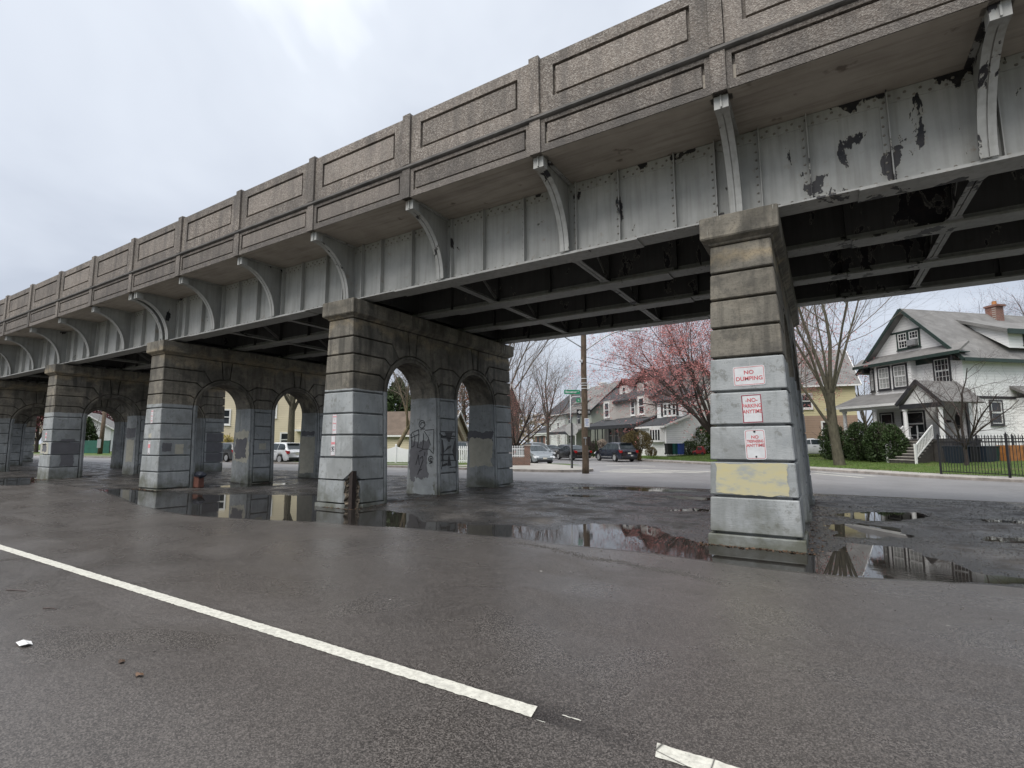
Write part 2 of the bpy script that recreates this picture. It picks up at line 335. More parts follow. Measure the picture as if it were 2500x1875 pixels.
def m_steel(chips=0.0, name='steel_paint', dark=1.0):
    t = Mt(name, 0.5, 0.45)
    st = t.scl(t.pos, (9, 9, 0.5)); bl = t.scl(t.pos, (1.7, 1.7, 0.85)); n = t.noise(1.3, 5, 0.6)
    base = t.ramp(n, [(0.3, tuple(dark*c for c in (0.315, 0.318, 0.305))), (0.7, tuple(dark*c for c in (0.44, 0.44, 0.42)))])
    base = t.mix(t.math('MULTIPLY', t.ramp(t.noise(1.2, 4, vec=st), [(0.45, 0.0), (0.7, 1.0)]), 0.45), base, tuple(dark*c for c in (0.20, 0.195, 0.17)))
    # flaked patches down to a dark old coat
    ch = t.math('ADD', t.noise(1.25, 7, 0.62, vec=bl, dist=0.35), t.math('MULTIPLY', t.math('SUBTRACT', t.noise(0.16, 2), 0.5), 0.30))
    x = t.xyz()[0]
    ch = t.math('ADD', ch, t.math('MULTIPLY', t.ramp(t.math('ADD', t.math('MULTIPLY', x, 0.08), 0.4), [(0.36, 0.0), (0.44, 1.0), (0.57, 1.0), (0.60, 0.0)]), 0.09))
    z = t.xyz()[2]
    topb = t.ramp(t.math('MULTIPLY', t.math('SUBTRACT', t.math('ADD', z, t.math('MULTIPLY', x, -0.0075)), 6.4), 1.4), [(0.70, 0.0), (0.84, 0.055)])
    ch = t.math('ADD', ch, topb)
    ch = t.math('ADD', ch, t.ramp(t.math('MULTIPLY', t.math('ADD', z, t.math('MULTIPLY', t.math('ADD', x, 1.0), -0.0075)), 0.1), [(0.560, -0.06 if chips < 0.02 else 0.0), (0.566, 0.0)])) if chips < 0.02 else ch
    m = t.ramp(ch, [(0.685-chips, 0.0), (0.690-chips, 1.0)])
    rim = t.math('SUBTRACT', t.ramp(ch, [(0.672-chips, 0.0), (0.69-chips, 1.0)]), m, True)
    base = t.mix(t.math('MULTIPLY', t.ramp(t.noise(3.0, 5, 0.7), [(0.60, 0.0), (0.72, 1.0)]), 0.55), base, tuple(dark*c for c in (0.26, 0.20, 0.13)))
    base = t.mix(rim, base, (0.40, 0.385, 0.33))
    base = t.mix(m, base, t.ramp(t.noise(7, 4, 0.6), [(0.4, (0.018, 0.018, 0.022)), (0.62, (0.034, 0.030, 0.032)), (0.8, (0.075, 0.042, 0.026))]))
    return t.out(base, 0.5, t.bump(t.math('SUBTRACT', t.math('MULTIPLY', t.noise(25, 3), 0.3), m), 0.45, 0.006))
def m_siding(name, c, pitch=0.125, wob=0.0):
    t = Mt(name, 0.55, 0.4); z = t.xyz()[2]
    zz = t.math('DIVIDE', z, pitch)
    if wob: zz = t.math('ADD', zz, t.math('MULTIPLY', t.noise(2.5, 2), wob))
    fr = t.math('FRACT', zz)
    line = t.ramp(fr, [(0.0, 0.66), (0.12, 1.0), (1.0, 1.0)])
    n = t.noise(0.8, 5); base = t.ramp(n, [(0.3, tuple(x*0.9 for x in c)), (0.7, c)])
    base = t.mix(1.0, base, line, 'MULTIPLY')
    return t.out(base, 0.55, t.bump(t.math('SUBTRACT', 1.0, fr), 0.6, 0.02))
def m_shingle(name, c):
    t = Mt(name, 0.85, 0.3); n = t.noise(1.2, 5); f = t.xyz(t.voro(7, vec=t.scl(t.pos, (1, 1, 1.6)), out='Color'))[0]
    base = t.ramp(n, [(0.3, tuple(x*0.75 for x in c)), (0.7, tuple(x*1.2 for x in c))])
    base = t.mix(t.math('MULTIPLY', f, 0.3), base, tuple(x*0.6 for x in c))
    z = t.xyz()[2]; fr = t.math('FRACT', t.math('DIVIDE', z, 0.11))
    return t.out(base, 0.85, t.bump(fr, 0.5, 0.02))
def m_brick(name, c1=(0.22, 0.085, 0.06), c2=(0.14, 0.055, 0.04)):
    t = Mt(name, 0.8, 0.3)
    n = t.N.new('ShaderNodeTexBrick'); n.inputs['Scale'].default_value = 1.0; n.inputs['Brick Width'].default_value = 0.22; n.inputs['Row Height'].default_value = 0.075
    n.inputs['Mortar Size'].default_value = 0.008
    n.inputs['Color1'].default_value = (*c1, 1); n.inputs['Color2'].default_value = (*c2, 1); n.inputs['Mortar'].default_value = (0.3, 0.27, 0.24, 1)
    x, y, z = t.xyz(); cb = t.N.new('ShaderNodeCombineXYZ'); t.L.new(t.math('ADD', x, y), cb.inputs[0]); t.L.new(z, cb.inputs[1])
    t.L.new(cb.outputs[0], n.inputs['Vector'])
    return t.out(n.outputs['Color'], 0.8, t.bump(n.outputs['Fac'], -0.4, 0.01))
def m_grass():
    t = Mt('lawn_grass', 0.8, 0.2)
    base = t.ramp(t.noise(0.9, 6, 0.65), [(0.3, (0.062, 0.10, 0.026)), (0.52, (0.095, 0.14, 0.035)), (0.68, (0.15, 0.14, 0.06)), (0.8, (0.13, 0.10, 0.055))])
    base = t.mix(t.ramp(t.noise(25, 4), [(0.4, 0.0), (0.75, 0.6)]), base, (0.05, 0.085, 0.018))
    return t.out(base, 0.8, t.bump(t.noise(40, 4), 0.9, 0.05))
def m_bark(name, c):
    t = Mt(name, 0.85, 0.25); v = t.scl(t.obj(), (1, 1, 0.35))
    n = t.noise(9, 5, 0.65, vec=v); base = t.ramp(n, [(0.3, tuple(x*0.55 for x in c)), (0.7, tuple(x*1.3 for x in c))])
    base = t.mix(t.ramp(t.noise(2.2, 4, vec=t.obj()), [(0.55, 0.0), (0.75, 0.35)]), base, (0.09, 0.092, 0.055))
    return t.out(base, 0.85, t.bump(n, 0.7, 0.03))
def m_leaf(name, c, var=0.5):
    t = Mt(name, 0.6, 0.35); n = t.noise(3.5, 3, vec=t.obj()); f = t.noise(30, 2, vec=t.obj())
    base = t.ramp(n, [(0.3, tuple(x*(1-var) for x in c)), (0.7, tuple(x*(1+var) for x in c))])
    base = t.mix(t.ramp(f, [(0.45, 0.0), (0.75, 0.5)]), base, tuple(x*1.6 for x in c))
    return t.out(base)
def m_carpaint(name, c):
    t = Mt(name, 0.28, 0.5); t.b.inputs['Coat Weight'].default_value = 0.6; t.b.inputs['Coat Roughness'].default_value = 0.08
    n = t.noise(4, 4, vec=t.obj()); return t.out(t.ramp(n, [(0.3, tuple(x*0.85 for x in c)), (0.7, c)]), t.ramp(n, [(0.3, 0.25), (0.7, 0.4)]))
A = {}
A['asphalt'] = m_asphalt(); A['asphalt2'] = m_far_asphalt(); A['dirt'] = m_dirt(); A['water'] = m_water(); A['line'] = m_line()
A['pier'] = m_pier(); A['parapet'] = m_parapet(); A['belt'] = m_belt(); A['soffit'] = m_soffit()
A['steel'] = m_steel(); A['steel_old'] = m_steel(0.035, 'steel_paint_flaking', 0.8); A['steel_web'] = m_steel(0.05, 'steel_web_shade_tone', 0.22); A['rivet'] = simple('rivet_rusty_paint', (0.20, 0.185, 0.16), 0.6, 0.45, 9); A['slab_dark'] = simple('concrete_shade_tone', (0.045, 0.043, 0.042), 0.9, 0.3, 1.5)  # inner web and deck floor tones darkened: under-deck shade put into the colour
A['cream'] = simple('patch_cream', (0.40, 0.385, 0.32), 0.7, 0.12, 5, bump=0.2); A['darkpatch'] = simple('patch_dark', (0.115, 0.115, 0.125), 0.7, 0.15, 4)
A['midpatch'] = simple('patch_grey', (0.27, 0.29, 0.295), 0.7, 0.15, 4); A['yellowpatch'] = None
A['black'] = simple('black_paint', (0.012, 0.012, 0.014), 0.45, 0.2); A['rust'] = simple('rusted_steel', (0.022, 0.014, 0.011), 0.8, 0.5, 12, bump=0.5)
A['spall'] = simple('broken_concrete', (0.13, 0.108, 0.082), 0.9, 0.7, 14, bump=0.9)
A['signwhite'] = simple('sign_white', (0.55, 0.56, 0.57), 0.4, 0.1, 9); A['signred'] = simple('sign_red', (0.46, 0.10, 0.11), 0.45, 0.2, 14); A['signmaroon'] = simple('sign_maroon', (0.20, 0.03, 0.045), 0.5, 0.2, 14)
A['faded'] = simple('sign_faded_red', (0.62, 0.22, 0.24), 0.5, 0.2, 14)
A['kerb'] = simple('kerb_stone', (0.26, 0.235, 0.215), 0.8, 0.35, 3, bump=0.3); A['walk'] = simple('sidewalk_concrete', (0.33, 0.315, 0.29), 0.8, 0.2, 1.2, bump=0.2)
A['grass'] = m_grass(); A['blade'] = m_leaf('grass_blade', (0.09, 0.15, 0.03), 0.4)
A['white'] = simple('white_paint', (0.72, 0.72, 0.71), 0.5, 0.06, 2); A['dkgreen'] = simple('dark_green_trim', (0.018, 0.036, 0.03), 0.5, 0.2); A['charcoal'] = simple('charcoal_trim', (0.025, 0.026, 0.03), 0.5, 0.2)
A['sid_white'] = m_siding('shingle_siding_white', (0.82, 0.82, 0.81), 0.19, 0.45); A['sid_white2'] = m_siding('clapboard_white', (0.80, 0.81, 0.81), 0.2)
A['sid_yellow'] = m_siding('clapboard_yellow', (0.58, 0.52, 0.32), 0.22); A['sid_brown'] = m_siding('clapboard_brown', (0.34, 0.24, 0.18), 0.22)
A['sid_tan'] = m_siding('clapboard_grey_tan', (0.42, 0.40, 0.38), 0.16); A['sid_green'] = m_siding('clapboard_sage', (0.40, 0.43, 0.38), 0.16)
A['sid_beige'] = m_siding('clapboard_beige', (0.62, 0.55, 0.40), 0.2); A['sid_pale'] = m_siding('clapboard_pale', (0.62, 0.63, 0.62), 0.16)
A['roof'] = m_shingle('roof_grey', (0.2, 0.195, 0.19)); A['roof_d'] = m_shingle('roof_dark', (0.06, 0.062, 0.068)); A['roof_b'] = m_shingle('roof_brown', (0.15, 0.115, 0.09)); A['roof_r'] = m_shingle('roof_red', (0.10, 0.042, 0.04))
A['brick'] = m_brick('red_brick'); A['brick_b'] = m_brick('brown_brick', (0.17, 0.075, 0.05), (0.09, 0.045, 0.035))
A['glass'] = simple('window_glass', (0.022, 0.026, 0.03), 0.06, 0.4, 0.8); A['glass_l'] = simple('window_glass_blind', (0.32, 0.33, 0.32), 0.12, 0.25, 1.5)
A['bark'] = m_bark('bark_grey', (0.105, 0.09, 0.07)); A['bark_d'] = m_bark('bark_dark', (0.05, 0.04, 0.035)); A['bark_m'] = m_bark('bark_mossy', (0.085, 0.078, 0.055)); A['bark_y'] = m_bark('bark_tan', (0.19, 0.155, 0.10))
A['bud_red'] = m_leaf('red_buds', (0.42, 0.17, 0.16)); A['bud_pink'] = m_leaf('pink_buds', (0.36, 0.16, 0.14)); A['twig'] = simple('twig', (0.075, 0.055, 0.05), 0.85, 0.3); A['twig_l'] = simple('twig_tan', (0.16, 0.13, 0.105), 0.85, 0.3)
A['conifer'] = m_leaf('conifer', (0.034, 0.058, 0.018)); A['rhodo'] = m_leaf('broadleaf_shrub', (0.045, 0.075, 0.02)); A['brownbush'] = m_leaf('bronze_bush', (0.11, 0.085, 0.032)); A['dryleaf'] = m_leaf('dry_leaf', (0.085, 0.05, 0.03)); A['beech'] = m_leaf('rust_leaf', (0.15, 0.07, 0.04)); A['paleleaf'] = m_leaf('pale_yellow_leaf', (0.4, 0.33, 0.1)); A['palebush'] = m_leaf('pale_twig_bush', (0.33, 0.27, 0.22))
A['wood_pole'] = m_bark('pole_wood', (0.115, 0.085, 0.062)); A['metal'] = simple('galvanised_metal', (0.33, 0.34, 0.345), 0.45, 0.2, 8, metal=0.5); A['signback'] = simple('sign_back', (0.42, 0.42, 0.41), 0.5, 0.15, 6)
A['green_sign'] = simple('green_sign', (0.01, 0.20, 0.10), 0.4, 0.1); A['bluetext'] = simple('notice_ink', (0.22, 0.28, 0.5), 0.6, 0.2)
A['tyre'] = simple('tyre', (0.014, 0.014, 0.015), 0.85, 0.2); A['rim'] = simple('alloy_rim', (0.55, 0.56, 0.57), 0.3, 0.15, 6, metal=0.6); A['cglass'] = simple('car_glass', (0.03, 0.04, 0.045), 0.05, 0.3, 1); A['red_lamp'] = simple('tail_lamp', (0.33, 0.012, 0.012), 0.2, 0.2); A['lamp_clear'] = simple('head_lamp', (0.7, 0.72, 0.74), 0.12, 0.1)
A['plastic'] = simple('black_plastic', (0.016, 0.017, 0.019), 0.55, 0.2); A['plate'] = simple('number_plate', (0.62, 0.6, 0.52), 0.5, 0.1)
A['green_fence'] = simple('green_screen', (0.012, 0.085, 0.062), 0.7, 0.2, 1.5); A['vinyl'] = simple('white_vinyl', (0.74, 0.75, 0.76), 0.4, 0.04)
A['plum'] = m_leaf('dark_red_leaf', (0.12, 0.035, 0.04)); A['blue_bin'] = simple('blue_bin', (0.02, 0.045, 0.2), 0.5, 0.2); A['green_bin'] = simple('green_bin', (0.012, 0.06, 0.055), 0.5, 0.2); A['navy'] = simple('navy_tarp', (0.007, 0.014, 0.026), 0.5, 0.3)
A['toyred'] = simple('red_plastic', (0.22, 0.015, 0.02), 0.35, 0.1); A['orangewood'] = simple('orange_wood', (0.32, 0.13, 0.035), 0.6, 0.3, 4); A['paper'] = simple('paper', (0.6, 0.6, 0.6), 0.7, 0.1)
A['bag'] = simple('dark_cloth', (0.03, 0.035, 0.05), 0.6, 0.3); A['crate'] = simple('reddish_crate', (0.2, 0.085, 0.06), 0.7, 0.2); A['step'] = simple('dark_step', (0.05, 0.045, 0.042), 0.7, 0.3); A['stepedge'] = simple('stair_edge', (0.42, 0.39, 0.36), 0.7, 0.2); A['wire'] = simple('wire', (0.02, 0.02, 0.022), 0.6, 0.1)
def m_yellow():
    t = Mt('patch_yellow', 0.75); n = t.noise(2.6, 7, 0.72, vec=t.scl(t.pos, (1, 1, 2.2)))
    return t.out(t.ramp(n, [(0.34, (0.46, 0.41, 0.23)), (0.5, (0.43, 0.40, 0.26)), (0.58, (0.34, 0.34, 0.28)), (0.66, (0.29, 0.31, 0.31))]), 0.75, t.bump(n, 0.2, 0.01))
A['yellowpatch'] = m_yellow()
# ------------------------------------------------------------------ ground, roads, puddles
def vnoise(x, y, seed=0):
    xi = np.floor(x).astype(np.int64); yi = np.floor(y).astype(np.int64); fx = x-xi; fy = y-yi
    fx = fx*fx*(3-2*fx); fy = fy*fy*(3-2*fy)
    def h(a, b):
        n = (a*374761393 + b*668265263 + seed*974634777) & 0xffffffff
        n = ((n ^ (n >> 13))*1274126177) & 0xffffffff
        return ((n ^ (n >> 16)) & 0xffff)/65535.0
    return (h(xi,yi)*(1-fx)+h(xi+1,yi)*fx)*(1-fy)+(h(xi,yi+1)*(1-fx)+h(xi+1,yi+1)*fx)*fy
def fbm(x, y, seed=0, o=4):
    s = 0; a = 0.5
    for i in range(o): s = s+a*vnoise(x*2**i, y*2**i, seed+i); a *= 0.5
    return s
PUD = [
 [(-21.9,7.9),(-18.4,7.2),(-15.5,6.5),(-13.5,6.25),(-12.3,6.2),(-11.3,6.36),(-10,6.7),(-9,7.05),(-8,7.16),(-7.2,7.35),(-6.46,7.5),(-5.4,7.5),(-4.6,7.6),(-3.8,7.5),(-3.2,7.54),(-2.5,7.6),(-1.9,7.56),(-1.4,7.5),(-.85,7.43),(-.2,7.46),(.2,7.5),(.55,7.6),(1.0,7.8),(1.4,8.0),(1.9,8.1),(3.2,8.3),
  (3.2,8.75),(2,8.78),(1.6,8.85),(1.5,9.2),(1.2,9.6),(1.0,10.3),(.54,10.2),(.1,10.3),(-.1,9.3),(-.2,8.95),(-1.7,8.95),(-1.8,9.1),(-2.3,9.4),(-3,10.25),(-3.6,10.25),(-4.3,9.7),(-4.55,9.35),(-4.5,8.95),(-4.7,8.7),(-5.4,8.85),(-6.3,8.5),(-7.2,8.45),(-8.4,9.2),(-9.2,9.3),(-9.9,9.0),(-11.4,9.0),(-11.9,10.1),(-13.6,10.7),(-16,9.8),(-17,8.9),(-19.8,8.85),(-21,8.7),(-22.2,8.05)],
 [(-8.8,16.8),(-7.3,18.5),(-6,18.9),(-5,18.9),(-3.3,18.2),(-4.5,17.6),(-6.5,17.2)],
 [(-4.65,15.8),(-4.2,16.5),(-2.8,16.3),(-2.7,15.6),(-3.8,15.4)],
 [(0.05,14.0),(.5,14.8),(1.0,15.2),(1.8,15.4),(1.9,14.3),(1.2,13.5),(.6,13.0)],
 [(2.5,14.9),(3.6,14.8),(4.2,14.4),(2.7,14.3)],
 [(-33,7.9),(-32,9.4),(-29.6,8.7),(-26.3,7.5),(-27,6.8),(-31,7.2)],
 [(.0,10.7),(.7,10.8),(1.35,11.5),(1.1,12.5),(.5,12.8),(-.1,12.1)],
 [(1.9,11.2),(2.9,11.6),(3.3,12.3),(2.3,12.2)],
 [(-3.4,12.6),(-2.4,12.9),(-1.9,13.6),(-3.0,13.5)],
 [(-7.6,14.2),(-6.2,14.5),(-5.6,15.3),(-7.1,15.1)],
 [(-19.6,10.3),(-20.0,11.9),(-18.9,13.6),(-17.9,12.9),(-18.4,11.3)]]
def sdist(X, Y, poly):
    d = np.full(X.shape, 1e9); ins = np.zeros(X.shape, bool); n = len(poly)
    for i in range(n):
        ax, ay = poly[i]; bx, by = poly[(i+1) % n]; ex, ey = bx-ax, by-ay; wx, wy = X-ax, Y-ay
        t = np.clip((wx*ex+wy*ey)/(ex*ex+ey*ey), 0, 1); d = np.minimum(d, (wx-ex*t)**2+(wy-ey*t)**2)
        c = ((ay > Y) != (by > Y)); xx = ax+(Y-ay)/((by-ay) if abs(by-ay) > 1e-9 else 1e-9)*ex; ins ^= c & (X < xx)
    d = np.sqrt(d); return np.where(ins, -d, d)
WATER_Z = -0.006
def ground_z(X, Y):
    sd = np.full(X.shape, 1e9)
    for p in PUD: sd = np.minimum(sd, sdist(X, Y, p))
    rough = np.clip((Y-7.75)/0.5, 0, 1)*np.clip((19.2-Y)/0.8, 0.15, 1)      # 0 on the asphalt, 1 on the dirt
    sd = sd+(fbm(X*1.7, Y*1.7, 3)-0.47)*(0.07+0.36*rough)-0.05*rough+(fbm(X*7, Y*7, 9, 2)-0.37)*0.16*rough
    z = np.clip(sd*0.045, -0.035, 0.0)+np.clip(sd, 0, 1.2)*0.030*rough
    out = np.clip(sd/0.4, 0, 1)
    z = z+rough*out*((fbm(X*0.8, Y*0.8, 21)-0.4)*0.06+(fbm(X*4.5, Y*4.5, 31)-0.4)*0.035)
    z = z+rough*(fbm(X*9, Y*9, 41, 2)-0.37)*0.010
    return z-rough*np.clip(Y-18, 0, 1)*0.012*0
def lines(*seg):
    r = []
    for a, b, st in seg: r.append(np.arange(a, b-1e-6, st))
    r.append(np.array([seg[-1][1]])); return np.concatenate(r)
def sheet(name, xs, ys, m, zf):
    X, Y = np.meshgrid(xs, ys); Z = zf(X, Y); V = np.stack([X, Y, Z], -1).reshape(-1, 3); nx, ny = len(xs), len(ys)
    i = (np.arange(ny-1)[:, None]*nx+np.arange(nx-1)[None, :]).ravel()
    F = np.stack([i, i+1, i+nx+1, i+nx], -1)
    return link(name, np_mesh(name, V, F, m, True), kind='structure')
XS = lines((-160, -36, 4), (-36, -14, 0.12), (-14, 5, 0.06), (5, 14, 0.5), (14, 90, 4))
sheet('road', XS, lines((-30, 2, 2), (2, 5.4, 0.5), (5.4, 8.0, 0.06)), A['asphalt'], ground_z)
sheet('dirt_strip', XS, lines((8.0, 19.3, 0.075)), A['dirt'], ground_z)
MB().add([(-1500,-1500,-0.09),(1500,-1500,-0.09),(1500,1500,-0.09),(-1500,1500,-0.09)], [(0,1,2,3)]).build('ground', A['grass'], kind='structure')
MB().add([(-160,19.25,-0.004),(90,19.25,-0.004),(90,90,-0.004),(-160,90,-0.004)], [(0,1,2,3)]).build('street', A['asphalt2'], kind='structure')
for p in PUD:
    a = np.array(p); c = a.mean(0); n = len(p)
    # water sheet a little larger than its basin, hidden under the banks where it overlaps them
    P = []
    for i in range(n):
        e = a[(i+1) % n]-a[i-1]; nr = np.array([e[1], -e[0]]); nr = nr/np.linalg.norm(nr)
        P.append(a[i]+nr*(0.22 if np.dot(nr, a[i]-c) > -9 else 0.1))
    area = 0.5*sum(P[i][0]*P[(i+1) % n][1]-P[(i+1) % n][0]*P[i][1] for i in range(n))
    if area < 0:
        P = [a[i]-(P[i]-a[i]) for i in range(n)]
    vs = [(q[0], q[1], WATER_Z) for q in P]
    if area < 0: vs = vs[::-1]
    MB().add(vs, [tuple(range(n))]).build('puddle', A['water'], kind='structure')

def strip_line(name, pts, w, z, m, kind='structure', jag=0.012, step=0.05, seed=1):
    """painted line along a polyline with slightly uneven edges"""
    rnd = random.Random(seed); mb = MB(); vs = []
    a, b = Vector((*pts[0], 0)), Vector((*pts[1], 0)); d = (b-a); L = d.length; d.normalize(); nr = Vector((-d.y, d.x, 0)); n = max(2, int(L/step))
    for i in range(n+1):
        p = a+d*(L*i/n); e = 0.0
        if i in (0, n): e = rnd.uniform(-0.3, 0.3)*w
        for sgn in (-1, 1):
            q = p+nr*(sgn*w/2+rnd.uniform(-jag, jag))+d*(e*sgn); vs.append((q.x, q.y, z))
    mb.add(vs, [(2*i, 2*i+2, 2*i+3, 2*i+1) for i in range(n)])
    o = mb.build(name, m); o['kind'] = kind; return o
strip_line('lane_marking', ((-60, 2.86), (-1.58, 2.86)), 0.125, 0.0045, A['line'], jag=.005, step=.03, seed=4)
strip_line('lane_marking', ((-0.85, 2.86), (6.0, 2.86)), 0.125, 0.0045, A['line'], jag=.005, step=.03, seed=7)
for (a, b, s) in (((-1.42, 2.915), (-1.30, 2.915), 3), ((-1.53, 2.79), (-1.47, 2.79), 8)):
    strip_line('lane_marking', (a, b), 0.009, 0.0045, A['line'], jag=0.003, step=0.02, seed=s)
k = 0
for a, b, w in (((-11.0,27.75),(-8.2,28.2),.42),((-11.1,28.85),(-7.2,28.75),.42),((-11.1,30.2),(-5.8,29.6),.45),((-11.2,31.7),(-5.4,30.95),.45),((-13.9,36.4),(-10.3,36.5),.5),((-16.5,37.3),(-14.0,39.6),.3),((-0.6,32.3),(1.5,29.4),.3),((-0.5,34.2),(2.1,31.0),.3),((-3.2,31.4),(-0.9,29.9),.3)):
    k += 1; strip_line('crosswalk_bar', (a, b), w, 0.002, A['line'], jag=0.03, step=0.15, seed=20+k)

# kerbs, pavements, lawns ------------------------------------------------
def polyline_resample(pts, st):
    out = [Vector((*pts[0], 0))]
    for a, b in zip(pts[:-1], pts[1:]):
        a = Vector((*a, 0)); b = Vector((*b, 0)); n = max(1, int((b-a).length/st))
        for i in range(1, n+1): out.append(a.lerp(b, i/n))
    return out
def smooth(pts, it=3):
    for _ in range(it): pts = [pts[0]]+[(pts[i-1]+pts[i]*2+pts[i+1])/4 for i in range(1, len(pts)-1)]+[pts[-1]]
    return pts
KR = smooth(polyline_resample([(-70,92),(-21,52.2),(-13.7,45.9),(-7.4,41.0),(-0.4,35.6),(2,33.0),(4.4,30.2),(7,29.1),(12,28.4),(70,28)], 1.0), 2)
KL = smooth(polyline_resample([(-130,25.4),(-15.4,25.6),(-12.4,26.0),(-11.3,27.3),(-11.6,28.9),(-14,31.0),(-21.2,37),(-75,80)], 0.8), 2)
INR = Vector((0.36, 0.933, 0)); INL = Vector((-0.9, 0.436, 0))
def band(name, K, inn, d0, d1, zfun, m, n=2, kind='structure'):
    vs = []; fs = []; L = len(K)
    for i in range(n+1):
        d = d0+(d1-d0)*i/n
        for p in K: q = p+inn*d; vs.append((q.x, q.y, zfun(d, q)))
    for i in range(n):
        for j in range(L-1): fs.append((i*L+j, i*L+j+1, (i+1)*L+j+1, (i+1)*L+j))
    mb = MB().add(vs, fs); o = mb.build(name, m, smooth=True); o['kind'] = kind; return o
def kerb_mesh(K, inn):
    mb = MB(); L = len(K); vs = []; fs = []
    for p in K:
        q = p+inn*0.16; vs += [(p.x, p.y, -0.05), (p.x, p.y, 0.11), (p.x+inn.x*0.03, p.y+inn.y*0.03, 0.13), (q.x, q.y, 0.13), (q.x, q.y, -0.05)]
    for j in range(L-1):
        for c in range(4): fs.append((j*5+c, (j+1)*5+c, (j+1)*5+c+1, j*5+c+1))
    mb.add(vs, fs); return mb
def lawn_z(d, q=None): return 0.135+0.052*max(0, min(d-2.0, 9))
def lawn_zl(d, q=None): return 0.135+0.012*max(0, min(d-3.0, 12))
kerb_mesh(KR, INR).build('kerb', A['kerb'], kind='structure'); kerb_mesh(KL, INL).build('kerb', A['kerb'], kind='structure')
band('pavement', KR, INR, 0.16, 2.1, lambda d, q: 0.128, A['walk'], 3)
band('lawn', KR, INR, 2.1, 45, lawn_z, A['grass'], 24)
# the left block: the pavement wraps the rounded corner
KLc = [p for p in KL]
def left_block():
    outer = [(p.x, p.y) for p in KLc]
    mb = MB(); n = len(outer); c = (-75, 45)
    vs = [(x, y, 0.128) for x, y in outer]+[(-130, 80, 0.128)]
    mb.add(vs, [tuple(range(len(vs)))]); o = mb.build('pavement', A['walk']); o['kind'] = 'structure'
left_block()
def lawn_patch(pts, z=0.142, name='lawn'):
    MB().add([(x, y, z) for x, y in pts], [tuple(range(len(pts)))]).build(name, A['grass'], kind='structure')
lawn_patch([(-120,28.2),(-22,28.4),(-18.4,30.5),(-19.2,31.6),(-20.9,32.4),(-24,40.0),(-70,76),(-120,76)])
lawn_patch([(-120,26.0),(-24,26.2),(-19.5,26.5),(-19.5,27.2),(-24,27.6),(-120,27.5)])
lawn_patch([(-17.6,33.9),(-16.2,34.2),(-14.0,32.3),(-14.6,31.9)], 0.14)
# grass blades on the corner lawn (roughens its outline)
def blades():
    rs = np.random.RandomState(5); K = np.array([(p.x, p.y) for p in KR]); seg = [i for i in range(len(K)) if -18 < K[i][0] < 14]
    n = 26000; idx = rs.choice(seg, n); d = 2.1+rs.rand(n)**1.5*12; base = K[idx]+rs.uniform(-.6, .6, (n, 2))+np.outer(d, (INR.x, INR.y))
    z = 0.135+0.052*np.clip(d-2.0, 0, 9); a = rs.rand(n)*6.283; h = rs.uniform(.05, .12, n); w = 0.012
    dx, dy = np.cos(a)*w, np.sin(a)*w; ln = rs.uniform(-.04, .04, (n, 2))
    V = np.empty((n, 3, 3)); V[:, 0] = np.stack([base[:, 0]-dx, base[:, 1]-dy, z-.01], -1); V[:, 1] = np.stack([base[:, 0]+dx, base[:, 1]+dy, z-.01], -1)
    V[:, 2] = np.stack([base[:, 0]+ln[:, 0], base[:, 1]+ln[:, 1], z+h], -1)
    o = link('grass', np_mesh('grass', V.reshape(-1, 3), np.arange(3*n).reshape(-1, 3), A['blade']), kind='stuff')
    tag(o, 'short green grass on the lawn before the white corner house', 'grass')
blades()

# ------------------------------------------------------------------ viaduct deck
BAY = 3.227; SPAN = BAY*3; GRADE = 0.0075
deck = thing('viaduct_deck', 'elevated railway deck with panelled concrete parapet above riveted grey steel girders', 'viaduct', (-1.0, 0, 0))
deck.rotation_euler = (0, -math.atan(GRADE), 0)
I0, I1 = -5, 24
XR, XL = -I0*BAY, -I1*BAY
FY = 7.9                                    # face of the parapet
GY = [9.35+2.28*i for i in range(4)]        # girder webs
BY = 2*12.77-FY                             # far parapet face
# slab
s = MB(); s.box(XL, XR, FY+0.06, GY[0], 7.03, 7.4); s.box(XL, XR, GY[3], BY-0.06, 7.03, 7.4); s.box(XL, XR, FY+0.02, FY+0.3, 6.985, 7.1); s.box(XL, XR, BY-0.3, BY-0.02, 6.985, 7.1); s.build('deck_slab', A['soffit'], deck); s = MB(); s.box(XL, XR, GY[0]+.001, GY[3]-.001, 7.028, 7.39); s.build('deck_floor', A['slab_dark'], deck)  # floor between the girders is coloured near black to carry the shade there
